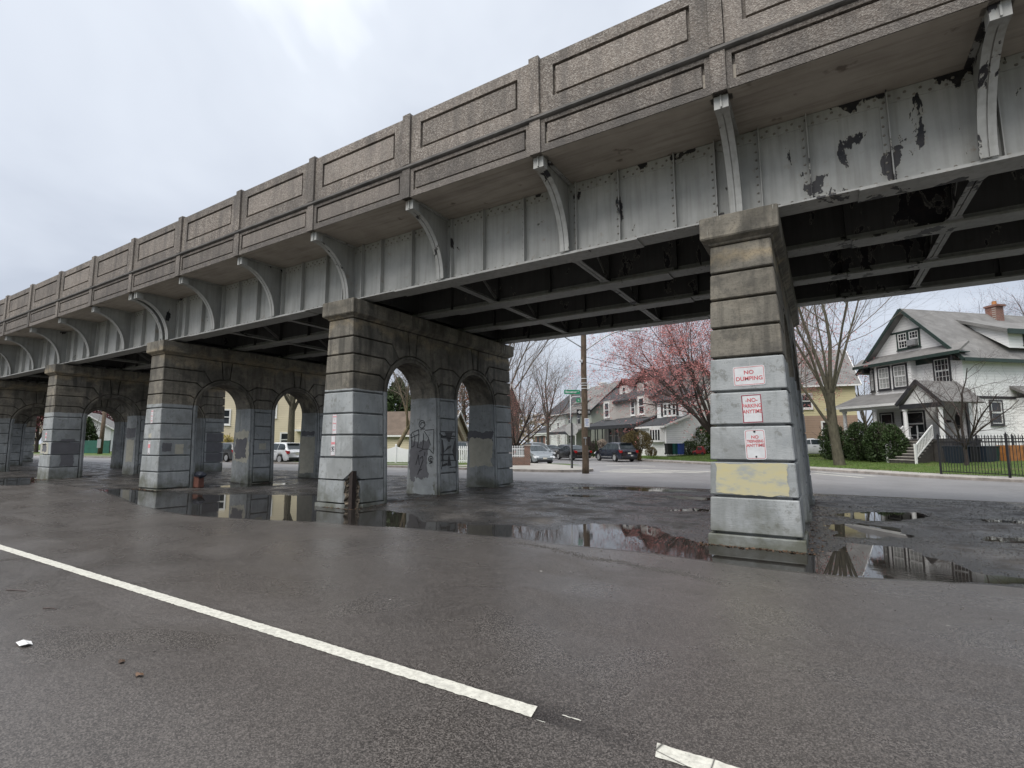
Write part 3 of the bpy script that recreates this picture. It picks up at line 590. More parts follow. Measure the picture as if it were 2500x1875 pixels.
# front parapet: frames with sunken panels, posts and a belt
def frame_mesh(name, x0, x1, z0, z1, a, b, c, d, y0, y1, m):
    """rectangular wall x0..x1,z0..z1 with an opening a..b,c..d"""
    mb = MB(); g = 0.0
    mb.box(x0, x1, y0, y1, z0, c); mb.box(x0, x1, y0, y1, d, z1); mb.box(x0, a, y0, y1, c, d); mb.box(b, x1, y0, y1, c, d)
    return mb.mesh(name, m)
hb = BAY/2
UPF = frame_mesh('parapet_frame', -hb+.115, hb-.115, 7.72, 8.88, -hb+.38, hb-.38, 8.03, 8.66, 0, .26, A['parapet'])
LOF = frame_mesh('fascia_frame', -hb+.115, hb-.115, 6.99, 7.63, -hb+.2, hb-.2, 7.13, 7.56, 0, .26, A['parapet'])
mb = MB(); mb.prism([(-hb+.36, 8.01), (hb-.36, 8.01), (hb-.36, 8.68), (-hb+.36, 8.68)], lambda p: (p[0], .24, p[1]), lambda p: (p[0], .075, p[1])); mb.prism([(-hb+.428, 8.078), (hb-.428, 8.078), (hb-.428, 8.612), (-hb+.428, 8.612)], lambda p: (p[0], .23, p[1]), lambda p: (p[0]*.993, .012, 8.345+(p[1]-8.345)*.975)); UPP = mb.mesh('parapet_panel', A['parapet'])
mb = MB(); mb.prism([(-hb+.18, 7.11), (hb-.18, 7.11), (hb-.18, 7.58), (-hb+.18, 7.58)], lambda p: (p[0], .24, p[1]), lambda p: (p[0], .075, p[1])); mb.prism([(-hb+.24, 7.17), (hb-.24, 7.17), (hb-.24, 7.525), (-hb+.24, 7.525)], lambda p: (p[0], .23, p[1]), lambda p: (p[0]*.995, .014, 7.345+(p[1]-7.345)*.97)); LOP = mb.mesh('fascia_panel', A['parapet'])
mb = MB(); mb.box(-.105, .105, -.05, .30, 7.74, 8.93); mb.prism([(-.105, -.05), (.105, -.05), (.105, .30), (-.105, .30)], lambda p: (p[0], p[1], 8.93), lambda p: (p[0]*.7, .125+(p[1]-.125)*.8, 8.965)); POST = mb.mesh('parapet_post', A['parapet'])
mb = MB(); mb.box(-.11, .11, -.03, .28, 6.985, 7.64); LPOST = mb.mesh('fascia_post', A['parapet'])
for i in range(I0, I1):
    xc = -(i+.5)*BAY
    for nm, me in (('parapet_frame', UPF), ('fascia_frame', LOF)):
        f = link(nm, me, deck, (xc, FY, 0))
        link('panel', UPP if nm == 'parapet_frame' else LOP, f)
    link('parapet_post', POST, deck, (-i*BAY, FY, 0)); link('fascia_post', LPOST, deck, (-i*BAY, FY, 0))
mb = MB()
pf = [(FY+.02, 7.635), (FY-.035, 7.65), (FY-.06, 7.67), (FY-.06, 7.715), (FY-.02, 7.735), (FY+.02, 7.735)]
mb.prism(pf, lambda p: (XL, p[0], p[1]), lambda p: (XR, p[0], p[1])); mb.build('belt_course', A['belt'], deck)
mb = MB(); mb.box(XL, XR, FY+.1, FY+.24, 8.70, 8.885); mb.build('coping', A['parapet'], deck)
# far parapet seen only from below/behind
mb = MB(); mb.box(XL, XR, BY-.26, BY, 6.99, 8.9); mb.box(XL, XR, BY, BY+.06, 7.64, 7.73); mb.build('far_parapet', A['parapet'], deck)
# girders
def girder(y, old):
    m = A['steel_old'] if old else A['steel']; mb = MB(); z0, z1 = 5.46, 7.02
    if not old: mb.box(XL, XR, y-.008, y+.008, z0+.05, z1)
    mb.box(XL, XR, y-.225, y+.225, z0+.002, z0+.03)
    for sgn in (-1, 1):                                   # flange angles
        mb.box(XL, XR, min(y+sgn*.008, y+sgn*.15), max(y+sgn*.008, y+sgn*.15), z0+.03, z0+.046)
        mb.box(XL, XR, min(y+sgn*.008, y+sgn*.024), max(y+sgn*.008, y+sgn*.024), z0+.046, z0+.17)
        mb.box(XL, XR, min(y+sgn*.008, y+sgn*.024), max(y+sgn*.008, y+sgn*.024), z1-.2, z1)
    o = mb.build('girder', m, deck)
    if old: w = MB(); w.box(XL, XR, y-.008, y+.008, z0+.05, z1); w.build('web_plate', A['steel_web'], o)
    # cover plates under the middle of each span
    mb = MB(); mb.box(-3.1, 3.1, y-.235, y+.235, z0-.022, z0+.002); me = mb.mesh('cover_plate', m)
    for j in range(-2, 8): link('cover_plate', me, o, (-(j+.5)*SPAN, 0, 0))
    return o
girs = [girder(y, i > 0) for i, y in enumerate(GY)]
mb = MB(); mb.box(-.05, .05, -.024, -.008, 5.63, 6.82); mb.box(.034, .05, -.13, -.024, 5.50, 7.0); STIF = mb.mesh('stiffener', A['steel'])
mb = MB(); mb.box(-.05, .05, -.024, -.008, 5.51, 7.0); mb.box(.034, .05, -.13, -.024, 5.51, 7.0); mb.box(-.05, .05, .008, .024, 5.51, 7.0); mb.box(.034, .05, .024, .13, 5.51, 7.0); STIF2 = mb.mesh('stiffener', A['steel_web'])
sx = []
for i in range(I0, I1):
    fr = [1/3, 2/3]
    for f in fr: sx.append(-(i+f)*BAY)
    if i % 3 == 0: sx += [-i*BAY+.36, -i*BAY-.36] if i != 6 else [-i*BAY+.62, -i*BAY-.62]
    else: sx += [-i*BAY+.16]
for x in sx: link('stiffener', STIF, girs[0], (x, GY[0], 0))
for g, y in zip(girs[1:], GY[1:]):
    for i in range(-3, 16):
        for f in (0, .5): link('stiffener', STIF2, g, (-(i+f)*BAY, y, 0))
# rivets on the near girder, joined
def dome(mb, p, r, ax):
    k = 6; vs = []
    for ring, (rr, h) in enumerate(((r, 0), (r*.75, r*.5))):
        for j in range(k):
            t = 2*math.pi*j/k; a, b = rr*math.cos(t), rr*math.sin(t)
            vs.append((p[0]+a, p[1]-h, p[2]+b) if ax == 'y' else (p[0]+a, p[1]+b, p[2]-h))
    vs.append((p[0], p[1]-r*.62, p[2]) if ax == 'y' else (p[0], p[1], p[2]-r*.62))
    fs = [(j, (j+1) % k, k+(j+1) % k, k+j) for j in range(k)]+[(k+j, k+(j+1) % k, 2*k) for j in range(k)]
    mb.add(vs, fs)
mb = MB(); x = -48.0
while x < 8:
    dome(mb, (x, GY[0]-.15+.05, 5.46+.052-.0), .0, 'z') if False else None
    dome(mb, (x, GY[0]-.024, 5.46+.115), .025, 'y')
    dome(mb, (x+.08, GY[0]-.024, 6.94), .024, 'y'); dome(mb, (x, GY[0]-.024, 6.86), .024, 'y')
    dome(mb, (x, GY[0]-.17, 5.4615), .016, 'z')
    x += 0.19
for sxx in sx:
    if -30 < sxx < 8:
        z = 5.72
        while z < 6.85:
            for dx in (-.022,): dome(mb, (sxx+dx, GY[0]-.024, z), .021, 'y')
            z += .15
    else: continue
mb.build('rivets', A['rivet'], girs[0], kind='stuff')
mb = MB(); x = -24.0
while x < 8:
    for y in GY[1:]: dome(mb, (x, y-.16, 5.4625), .016, 'z'); dome(mb, (x+.09, y+.16, 5.4625), .016, 'z')
    x += .22
mb.build('rivets', A['rivet'], girs[1], kind='stuff')
# curved brackets (concave quarter-ellipse, web plate, double-angle flange and a capped tip)
def bracket_mesh(back=False):
    yt, zt, yf, zf = 8.03, 6.80, 9.10, 5.50; n = 14
    arc = [(yt+(yf-yt)*math.sin(math.pi/2*i/n), zf+(zt-zf)*math.cos(math.pi/2*i/n)) for i in range(n+1)]
    web = MB(); poly = arc+[(9.335, zf), (9.335, 7.025), (yt, 7.025)]
    web.prism(poly, lambda p: (-.007, p[0], p[1]), lambda p: (.007, p[0], p[1]))
    web.box(-.10, -.02, yt+.05, 9.3, 7.0, 7.026); web.box(.02, .10, yt+.05, 9.3, 7.0, 7.026)
    fl = MB()
    for x0, x1 in ((-.10, -.009), (.009, .10)):
        vs = []; fs = []
        for i, (y, z) in enumerate(arc):
            t = math.pi/2*i/n; ty, tz = (yf-yt)*math.cos(t), -(zt-zf)*math.sin(t); L = math.hypot(ty, tz); ny, nz = tz/L, -ty/L    # outward of the plate
            for xx in (x0, x1):
                vs += [(xx, y, z), (xx, y+ny*.022, z+nz*.022)]
        for i in range(n):
            b = i*4; c = b+4
            fs += [(b+1, c+1, c+3, b+3), (b, b+2, c+2, c), (b, c, c+1, b+1), (b+2, b+3, c+3, c+2)]
        fs += [(0, 1, 3, 2), (n*4, n*4+2, n*4+3, n*4+1)]
        fl.add(vs, fs)
    tip = MB(); tip.box(-.105, .105, yt-.03, yt+.17, 6.775, 6.985); tip.box(-.012, .012, yt-.055, yt-.03, 6.79, 7.0)
    tip.box(-.16, .16, yt-.01, yt+.14, 6.985, 7.02)
    return web.mesh('bracket_web', A['steel']), fl.mesh('flange', A['steel']), tip.mesh('tip_plate', A['steel'])
BW, BF, BT = bracket_mesh()
BF2 = BF.copy(); BF2.materials[0] = m_steel(0.075, 'steel_paint_worn')
for i in range(I0+1, I1):
    xs = [-i*BAY]
    if i == 6: xs = [-i*BAY+.2, -i*BAY-.2]
    for x in xs:
        b = link('bracket', BW, deck, (x, 0, 0)); link('flange', BF2 if i in (1, 2, 3) else BF, b); link('tip_plate', BT, b)
# the same brackets on the far side
for i in range(I0+1, I1):
    b = link('bracket', BW, deck, (-i*BAY, 2*12.77, 0)); b.scale = (1, -1, 1); f = link('flange', BF, b); link('tip_plate', BT, b)
# cross struts between the girders
def strut_mesh(y0, y1):
    mb = MB(); z = 5.485
    mb.box(-.085, -.008, y0+.15, y1-.15, z, z+.012); mb.box(.008, .085, y0+.15, y1-.15, z, z+.012)
    mb.box(-.02, -.008, y0+.15, y1-.15, z+.012, z+.09); mb.box(.008, .02, y0+.15, y1-.15, z+.012, z+.09)
    for ye, sg in ((y0, 1), (y1, -1)):
        mb.prism([(-.19, ye+sg*.1), (.19, ye+sg*.1), (.085, ye+sg*.42), (-.085, ye+sg*.42)][::sg], lambda p: (p[0], p[1], z-.009), lambda p: (p[0], p[1], z-.001))
    mb.bar((0, y0+.1, 6.85), (0, y1-.1, 5.6), .09, .012, (1, 0, 0)); mb.bar((.03, y0+.1, 5.6), (.03, y1-.1, 6.85), .09, .012, (1, 0, 0))
    mb.box(-.07, .07, y0+.02, y1-.02, 6.86, 6.9)
    return mb.mesh('cross_strut', A['steel_old'])
SM = strut_mesh(0, 2.28)
for i in range(-4, 20):
    if i % 3 == 0: continue
    for y in GY[:3]: link('cross_strut', SM, deck, (-i*BAY, y, 0))
# spans end over each pier: dark diaphragms and bearings
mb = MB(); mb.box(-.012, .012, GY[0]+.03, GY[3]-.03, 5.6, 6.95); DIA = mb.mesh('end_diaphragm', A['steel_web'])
mb = MB(); mb.box(-.22, .22, -.2, .2, 5.40, 5.461); BEAR = mb.mesh('bearing_plate', A['steel_old'])
for j in range(-1, 8):
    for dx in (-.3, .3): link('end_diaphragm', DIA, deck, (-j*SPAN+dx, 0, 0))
    for y in GY: link('bearing_plate', BEAR, deck, (-j*SPAN, y, 0))
# trackbed seen from nowhere below: ballast
mb = MB(); mb.box(XL, XR, FY+.4, BY-.4, 7.4, 7.7); mb.build('ballast', A['belt'], deck)
# ------------------------------------------------------------------ piers (local: x across the wall, s = y from the near face)
PY0 = 8.92; PLEN = 7.70; ZS = [.18, .76, 1.32, 1.89, 2.44, 3.0, 3.5, 3.98, 4.44, 4.93]
def hw(z): return .665-.0415*max(0, z)
JT = .019                                    # half joint
RO, RI, SPR = 1.2, 1.03, 3.0
CA = (2.27, PLEN-2.27)
def ring_pts(c, z0, z1, side, r=RO+JT, n=5):
    """points on the arch from height z0 to z1, side=-1 left / +1 right"""
    out = []
    for i in range(n+1):
        z = z0+(z1-z0)*i/n; dz = min(max(z-SPR, 0), r-1e-4); out.append((c+side*math.sqrt(r*r-dz*dz), z))
    return out
def shrink(poly, e):
    """inset a polygon by e (simple mitred offset)"""
    n = len(poly); a = 0.5*sum(poly[i][0]*poly[(i+1) % n][1]-poly[(i+1) % n][0]*poly[i][1] for i in range(n))
    if a < 0: poly = poly[::-1]
    out = []
    for i in range(n):
        p0 = Vector(poly[i-1]); p1 = Vector(poly[i]); p2 = Vector(poly[(i+1) % n])
        d1 = (p1-p0).normalized(); d2 = (p2-p1).normalized(); n1 = Vector((-d1.y, d1.x)); n2 = Vector((-d2.y, d2.x))
        b = n1+n2; l = b.length
        if l < 1e-6: out.append((p1.x, p1.y)); continue
        b /= l; k = e/max(.4, b.dot(n1)); q = p1+b*k; out.append((q.x, q.y))
    return out
def block_polys():
    """outlines of the stone courses, as ('front'|'mid'|'back'|'key', course, polygon)"""
    R = []; c1, c2 = CA
    e = {5: (3.38, .95), 6: (3.80, 1.15), 7: (4.05, 1.42)}    # where each ear leaves the ring, and where the joint bends
    for k in range(9):
        z0, z1 = ZS[k], ZS[k+1]
        if k < 5: pl = [(0, z0), (c1-RO, z0), (c1-RO, z1), (0, z1)]
        else:
            a = 3.0 if k == 5 else e[k-1][0]
            pl = [(0, z0)]
            if k > 5: pl.append((e[k-1][1], z0))
            if k < 8:
                pl += ring_pts(c1, a, e[k][0], -1, RO)+[(e[k][1], z1), (0, z1)]
            else:
                pl += ring_pts(c1, a, SPR+math.sqrt(RO*RO-.13**2), -1, RO)+[(c1-.21, z1), (0, z1)]
        R.append(('front', k, pl)); R.append(('back', k, [(PLEN-s, z) for s, z in pl][::-1]))
        m0, m1 = c1+RO, c2-RO
        if k < 5: R.append(('mid', k, [(m0, z0), (m1, z0), (m1, z1), (m0, z1)]))
        elif k == 5: R.append(('mid', k, [(m0, 3.0), (m1, 3.0)]+ring_pts(c2, 3.0, 3.40, -1, RO)[1:]+[(m1-.05, 3.52), (m0+.05, 3.52)]+ring_pts(c1, 3.40, 3.0, 1, RO)[:-1]))
        elif k == 6: R.append(('mid', k, [(m0+.05, 3.52), (m1-.05, 3.52)]+ring_pts(c2, 3.40, 3.82, -1, RO)+[(m1-.02, 4.02), (m0+.02, 4.02)]+ring_pts(c1, 3.82, 3.40, 1, RO)))
        elif k == 7:
            zt = SPR+math.sqrt(RO*RO-.13**2)
            R.append(('mid', k, [(m0+.02, 4.02), (m1-.02, 4.02)]+ring_pts(c2, 3.82, zt, -1, RO)+[(c2-.21, 4.93), (c1+.21, 4.93)]+ring_pts(c1, zt, 3.82, 1, RO)))
    for c in CA:
        zt = SPR+math.sqrt(RO*RO-.13**2); R.append(('key', 8, [(c-.13, zt), (c, SPR+RO), (c+.13, zt), (c+.21, 4.93), (c-.21, 4.93)]))
    return R
def arch_outline(r, z_bot=-.3, n=18):
    return lambda c: [(c-r, z_bot), (c-r, SPR)]+[(c-r*math.cos(math.pi*i/n), SPR+r*math.sin(math.pi*i/n)) for i in range(1, n)]+[(c+r, SPR), (c+r, z_bot)]
def xprism(mb, poly, add=0.0, side=None):
    mb.prism(poly, lambda p: (-(hw(p[1])+add), p[0], p[1]), lambda p: ((hw(p[1])+add), p[0], p[1])); return mb
def pier_meshes():
    M = []
    core = MB(); ao = arch_outline(RO-.09); o = [(.085, -.3)]+ao(CA[0])+ao(CA[1])+[(PLEN-.085, -.3), (PLEN-.085, 4.96), (.085, 4.96)]
    xprism(core, o[::-1], -.085); M.append(('core', core.mesh('core', A['pier']), 0))
    for leg, k, pl in block_polys():
        mb = MB(); q = shrink(pl, JT); q = [(min(max(s, 0), PLEN), z) for s, z in [(s-JT if (leg == 'front' and s < JT*1.5) else s+JT if (leg == 'back' and s > PLEN-JT*1.5) else s, z) for s, z in q]]
        xprism(mb, q[::-1]); M.append(('block', mb.mesh('block', A['pier']), .016, leg, k))
    for (a, b) in ((-.035, CA[0]-RO+.01), (CA[0]+RO-.01, CA[1]-RO+.01), (CA[1]+RO-.01, PLEN+.035)):
        mb = MB(); mb.prism([(-.70, a), (.70, a), (.70, b), (-.70, b)], lambda p: (p[0], p[1], -.3), lambda p: (p[0]*.985, p[1], .16)); M.append(('plinth', mb.mesh('plinth', A['pier']), .012))
    for c in CA:
        mb = MB()
        for r0, r1, ad in ((RO-.085, RO-.018, .004), (RI, RO-.083, -.035)):
            oi = arch_outline(r0)(c); oo = arch_outline(r1)(c); n = len(oi); vs = []; fs = []
            for p, q in zip(oi, oo):
                vs += [(-(hw(p[1])+ad), p[0], p[1]), (-(hw(q[1])+ad), q[0], q[1]), (hw(q[1])+ad, q[0], q[1]), (hw(p[1])+ad, p[0], p[1])]
            for i in range(n-1):
                b = i*4; d = b+4
                for a1, a2 in ((0, 1), (1, 2), (2, 3), (3, 0)): fs.append((b+a1, b+a2, d+a2, d+a1))
            mb.add(vs, fs)
        M.append(('arch_ring', mb.mesh('arch_ring', A['pier']), 0))
    mb = MB(); P0 = lambda w, a: [(-w, -a), (w, -a), (w, PLEN+a), (-w, PLEN+a)]
    lv = [(.475, .01, 4.93), (.50, .03, 4.965), (.60, .135, 5.03), (.60, .135, 5.385), (.585, .12, 5.40)]; vs = []
    for w, a, z in lv: vs += [(x, y, z) for x, y in P0(w, a)]
    fs = [(3, 2, 1, 0)]+[tuple(range(len(vs)-4, len(vs)))]
    for i in range(len(lv)-1):
        for j in range(4): fs.append((i*4+j, i*4+(j+1) % 4, (i+1)*4+(j+1) % 4, (i+1)*4+j))
    mb.add(vs, fs); M.append(('cap', mb.mesh('cap', A['pier']), .015))
    return M
PM = pier_meshes(); PLF = [m for m in PM if m[0] == 'plinth'][0]
PLAB = {-1: 'arched concrete viaduct pier with bare grey lower courses and no signs',
        0: 'concrete viaduct pier with three red lettered signs and a yellow paint patch',
        1: 'concrete viaduct pier with black graffiti and a broken corner baring rusted steel',
        2: 'arched concrete viaduct pier with cream paint squares, dark bag at its arch',
        3: 'arched concrete viaduct pier with a whole course painted dark grey',
        4: 'arched concrete viaduct pier in deep shade with one pale paint block',
        5: 'arched concrete viaduct pier between the shaded one and the last in the row',
        6: 'last arched concrete viaduct pier of the row'}
PIER = {}
def core_notched():
    core = MB(); ao = arch_outline(RO-.09); o = [(.5, -.3)]+ao(CA[0])+ao(CA[1])+[(PLEN-.085, -.3), (PLEN-.085, 4.96), (.085, 4.96), (.085, 1.1), (.5, 1.1)]
    xprism(core, o[::-1], -.085); return core.mesh('core', A['pier'])
CORE1 = core_notched()
def make_pier(j, name='viaduct_pier'):
    p = thing(name, PLAB[j], 'pier', (-1.0-j*SPAN, PY0, -.0726*j), 0, 'piers carrying the viaduct'); PIER[j] = p
    for m in PM:
        if j == 1 and m[0] == 'block' and m[3] == 'front' and m[4] in (0, 1): continue
        if j == 1 and m[0] == 'plinth' and m is PLF: continue
        o = link(m[0], CORE1 if (j == 1 and m[0] == 'core') else m[1], p)
        if m[2]:
            b = o.modifiers.new('bevel', 'BEVEL'); b.width = m[2]; b.segments = 1; b.limit_method = 'ANGLE'; b.angle_limit = 0.9
    return p
for j in range(-1, 7): make_pier(j)
# pier with the broken corner: two lower blocks cut back, a spalled face and a rusted angle
def broken_corner(p):
    cz = {0: (.18+JT, .76-JT, .36, .32), 1: (.76+JT, 1.32-JT, .28, .24)}
    for k, (z0, z1, cx, cy) in cz.items():
        mb = MB(); w0, w1 = hw(z0), hw(z1); e = CA[0]-RO-JT
        if k == 0:
            mb.prism([(-1, 0), (1, 0), (1, 1), (-1, 1)], lambda q: (0, 0, 0), lambda q: (0, 0, 0)) if False else None
            b = [(-w0, 0, z0), (w0-cx, 0, z0), (w0, cy, z0), (w0, e, z0), (-w0, e, z0)]; t = [(-w1, 0, z1), (w1-cx+.04, 0, z1), (w1, cy-.03, z1), (w1, e, z1), (-w1, e, z1)]
            mb.add(b+t, [(4,3,2,1,0), (5,6,7,8,9)]+[(i, (i+1) % 5, 5+(i+1) % 5, 5+i) for i in range(5)])
        else:
            zm = .98; wm = hw(zm)
            b = [(-w0, 0, z0), (w0-.33, 0, z0), (w0, .29, z0), (w0, e, z0), (-w0, e, z0)]
            m_ = [(-wm, 0, zm), (wm-.02, 0, zm), (wm, .015, zm), (wm, e, zm), (-wm, e, zm)]
            t = [(-w1, 0, z1), (w1-.004, 0, z1), (w1, .004, z1), (w1, e, z1), (-w1, e, z1)]
            mb.add(b+m_+t, [(4,3,2,1,0), (10,11,12,13,14)]+[(i+o, (i+1) % 5+o, 5+(i+1) % 5+o, 5+i+o) for o in (0, 5) for i in range(5)])
        mb.build('block', A['pier'], p, label='block with its corner broken off')
    mb = MB(); b = [(-.7, -.035), (.36, -.035), (.7, .32), (.7, 1.08), (-.7, 1.08)]; mb.prism(b, lambda q: (q[0], q[1], -.3), lambda q: (q[0]*.985, q[1], .16)); mb.build('plinth', A['pier'], p)
    rs = np.random.RandomState(3); mb = MB(); nz, nt = 26, 12; vs = []; fs = []
    for a in range(nz+1):
        z = -.02+1.02*a/nz; f = min(1, max(0, (1.0-z)/.3)); cx, cy = (.25*f+.02)*(1+.10*math.sin(a*1.1)+.05*rs.uniform(-1, 1)), (.21*f+.015)*(1+.12*math.sin(a*.8+2)+.05*rs.uniform(-1, 1)); w = hw(z)
        for b in range(nt+1):
            t = b/nt; x = w-cx*(1-t); y = cy*t; dp = .05*math.sin(math.pi*t)*f+rs.uniform(-.03, .03)*f*(1 if 0 < b < nt else .2)
            vs.append((x-dp*.7+.006, y+dp*.7-.006, z))
    for a in range(nz):
        for b in range(nt): fs.append((a*(nt+1)+b, a*(nt+1)+b+1, (a+1)*(nt+1)+b+1, (a+1)*(nt+1)+b))
    mb.add(vs, fs); mb.build('spalled_face', A['spall'], p)
    mb = MB(); mb.box(.52, .64, .005, .025, -.3, .99); mb.box(.62, .64, .025, .13, -.3, .99); mb.build('steel_angle', A['rust'], p)
broken_corner(PIER[1])
# ------------------------------------------------------------------ paint patches
def ragged(u0, u1, v0, v1, seed, amp=.03, n=18):
    r0 = random.Random(seed); ph = [r0.uniform(0, 6.28) for _ in range(6)]; cnt = [0]
    class r:
        @staticmethod
        def uniform(a, b): cnt[0] += 1; k = cnt[0]; return b*(.5*math.sin(k*.33+ph[0])+.25*math.sin(k*.9+ph[1])+.35*r0.uniform(-1, 1)*(1 if k % 3 else 1.6))
    P = []
    for i in range(n): P.append((u0+(u1-u0)*i/n, v0+r.uniform(-amp, amp)))
    for i in range(n): P.append((u1+r.uniform(-amp, amp), v0+(v1-v0)*i/n))
    for i in range(n): P.append((u1-(u1-u0)*i/n, v1+r.uniform(-amp, amp)))
    for i in range(n): P.append((u0+r.uniform(-amp, amp), v1-(v1-v0)*i/n))
    return P
def patch(j, face, u0, u1, v0, v1, m, seed, amp=.025, e=.004):
    """face: 'side' u=s ; 'front' u=x ; ('jamb', s) u=x on the far jamb of an arch"""
    P = ragged(u0, u1, v0, v1, seed, amp)
    if face == 'side': f = lambda q: (hw(q[1])+e, q[0], q[1])
    elif face == 'front': f = lambda q: (q[0], -e, q[1])
    else: f = lambda q: (q[0], face[1]-e, q[1])
    vs = [f(q) for q in P]
    MB().add(vs, [tuple(range(len(vs)))]).build('paint_patch', A[m], PIER[j])
JA, JB = CA[0]+RI, CA[1]+RI
patch(0, 'front', -.53, .50, .80, 1.285, 'yellowpatch', 1, .02)
patch(1, 'side', .28, .86, 1.93, 2.38, 'midpatch', 4, .012); patch(1, 'side', .33, .90, 1.36, 1.82, 'midpatch', 5, .02); patch(1, 'side', .36, .80, 2.0, 2.3, 'cream', 6, .02, .007) if False else None
patch(1, ('jamb', JA), -.5, .25, .55, 1.75, 'darkpatch', 7, .09); patch(1, ('jamb', JA), -.3, .5, .1, .62, 'midpatch', 8, .08, .006)
patch(1, ('jamb', JB), -.55, .55, 1.75, 2.12, 'darkpatch', 9, .06); patch(1, ('jamb', JB), -.48, .52, .85, 1.86, 'cream', 10, .06, .007)
patch(2, 'side', .38, .93, 1.99, 2.36, 'midpatch', 11, .02); patch(2, 'side', .10, .40, 1.47, 1.76, 'darkpatch', 12, .02); patch(2, 'side', .52, .80, 1.37, 1.72, 'cream', 13, .008); patch(2, 'front', -.2, .0, 1.95, 2.1, 'cream', 14, .03)
patch(2, ('jamb', JA), -.45, .5, 1.0, 2.25, 'cream', 15, .09); patch(2, ('jamb', JA), -.4, .38, 1.15, 1.95, 'darkpatch', 16, .08, .007); patch(2, ('jamb', JB), -.5, .5, .4, 2.05, 'cream', 17, .04)
patch(2, 'side', 3.7, 4.0, 1.5, 1.75, 'cream', 18, .012)
patch(2, ('jamb', JB), -.45, .45, 2.1, 2.3, 'darkpatch', 35, .04)
patch(3, 'side', .03, 1.03, 1.35, 1.865, 'darkpatch', 19, .006); patch(3, 'side', .38, .86, .8, 1.31, 'darkpatch', 20, .03); patch(3, 'side', .35, .85, 1.905, 2.02, 'darkpatch', 21, .012); patch(3, 'front', -.5, .35, 1.36, 1.85, 'cream', 22, .03); patch(3, 'front', -.35, .15, 1.45, 1.8, 'darkpatch', 23, .06, .007)
patch(3, ('jamb', JA), -.35, .4, .9, 2.0, 'cream', 24, .03); patch(3, ('jamb', JA), -.5, .5, 2.1, 2.6, 'darkpatch', 25, .04)
patch(4, ('jamb', JA), -.4, .4, 1.0, 1.9, 'midpatch', 26, .06); patch(4, 'side', .1, .55, 1.36, 1.82, 'cream', 27, .01)
for j, s_ in ((3, 6.75), (2, 6.75)):
    patch(j, 'side', s_, s_+.9, 1.36, 1.86, 'darkpatch', 28+j, .006); patch(j, 'side', s_, s_+.9, .8, 1.29, 'darkpatch', 38+j, .006); patch(j, 'side', s_, s_+.9, 1.92, 2.4, 'darkpatch', 48+j, .006)
# ------------------------------------------------------------------ graffiti on the second pier
def ribbon(mb, pts, w, f):
    for a, b in zip(pts[:-1], pts[1:]):
        a = Vector(a); b = Vector(b); d = (b-a); L = d.length
        if L < 1e-6: continue
        d /= L; n = Vector((-d.y, d.x))*w/2; a2 = a-d*w*.3; b2 = b+d*w*.3
        mb.add([f(a2-n), f(b2-n), f(b2+n), f(a2+n)], [(0, 1, 2, 3)])
def circ(cx, cy, r, a0=0, a1=360, n=14, ry=None): return [(cx+r*math.cos(math.radians(a0+(a1-a0)*i/n)), cy+(ry or r)*math.sin(math.radians(a0+(a1-a0)*i/n))) for i in range(n+1)]
fj = lambda q: (q[0], JA-.011, q[1])
def graffiti():
    mb = MB()
    S = [circ(-.02, 2.27, .12), circ(0.0, 2.26, .07, 20, 200), [(-.5, 1.93), (-.4, 2.02), (-.16, 2.1), (-.14, 1.96), (-.48, 1.85)], [(-.1, 2.12), (.1, 2.12)], [(.12, 2.08), (.46, 2.1), (.46, 1.4)],
         [(-.45, 1.95), (-.44, 1.55), (-.33, 1.6), (-.3, 1.85), (-.36, 1.98)], [(-.14, 1.98), (-.15, 1.72), (-.2, 1.55), (.02, 1.52), (.06, 1.75), (.04, 1.98)], [(.08, 2.05), (.25, 1.85), (.34, 1.62)],
         [(-.12, 1.42), (.05, 1.5), (.3, 1.5), (.46, 1.36)], [(-.24, 1.02), (-.14, 1.32), (-.1, 1.02)], [(-.06, 1.22), (.02, 1.28), (.05, 1.16), (-.1, .84), (-.16, .72)], [(-.1, .84), (.0, .88)], circ(.36, 1.2, .09, 0, 320), circ(.37, 1.18, .04, 0, 300), [(.3, 1.06), (.42, 1.1)], [(.1, 1.3), (.12, 1.4)]]
    for q in S: ribbon(mb, q, .022, fj)
    mb.build('graffiti', A['black'], PIER[1], label='black spray tag on the arch jamb')
    mb = MB(); fs_ = lambda q: (hw(q[1])+.005, q[0], q[1]); m0 = CA[0]+RO
    polys = [[(m0+.2, 2.02), (m0+.6, 2.02), (m0+.44, 1.72), (m0+.36, 1.72)], [(m0+.02, 1.82), (m0+.1, 1.78), (m0+.16, 1.45), (m0+.08, 1.15), (m0+.02, 1.1)], [(m0+.74, 1.8), (m0+.68, 1.75), (m0+.56, 1.45), (m0+.66, 1.15), (m0+.74, 1.1)],
             [(m0+.3, .98), (m0+.36, 1.3), (m0+.42, 1.3), (m0+.5, .98)], [(m0+.14, 1.4), (m0+.34, 1.58), (m0+.52, 1.62), (m0+.5, 1.55), (m0+.3, 1.48)], [(m0+.02, 1.02), (m0+.3, 1.08), (m0+.3, 1.0), (m0+.02, .96)]]
    for q in polys:
        vs = [fs_(p) for p in q]; mb.add(vs, [tuple(range(len(vs)))])
    for q in ([(m0+.0, 2.04), (m0+.75, 2.04)], [(m0+.0, 1.86), (m0+.75, 1.82)], [(m0+.0, 1.16), (m0+.75, 1.14)], [(m0+.42, .93), (m0+.75, .93), (m0+.75, 1.12)], [(m0-.05, 1.98), (m0+.1, 1.9)], [(m0+.0, .9), (m0+.12, 1.2)]): ribbon(mb, q, .03, fs_)
    mb.build('graffiti', A['black'], PIER[1], label='black block letters sprayed between the arches')
graffiti()
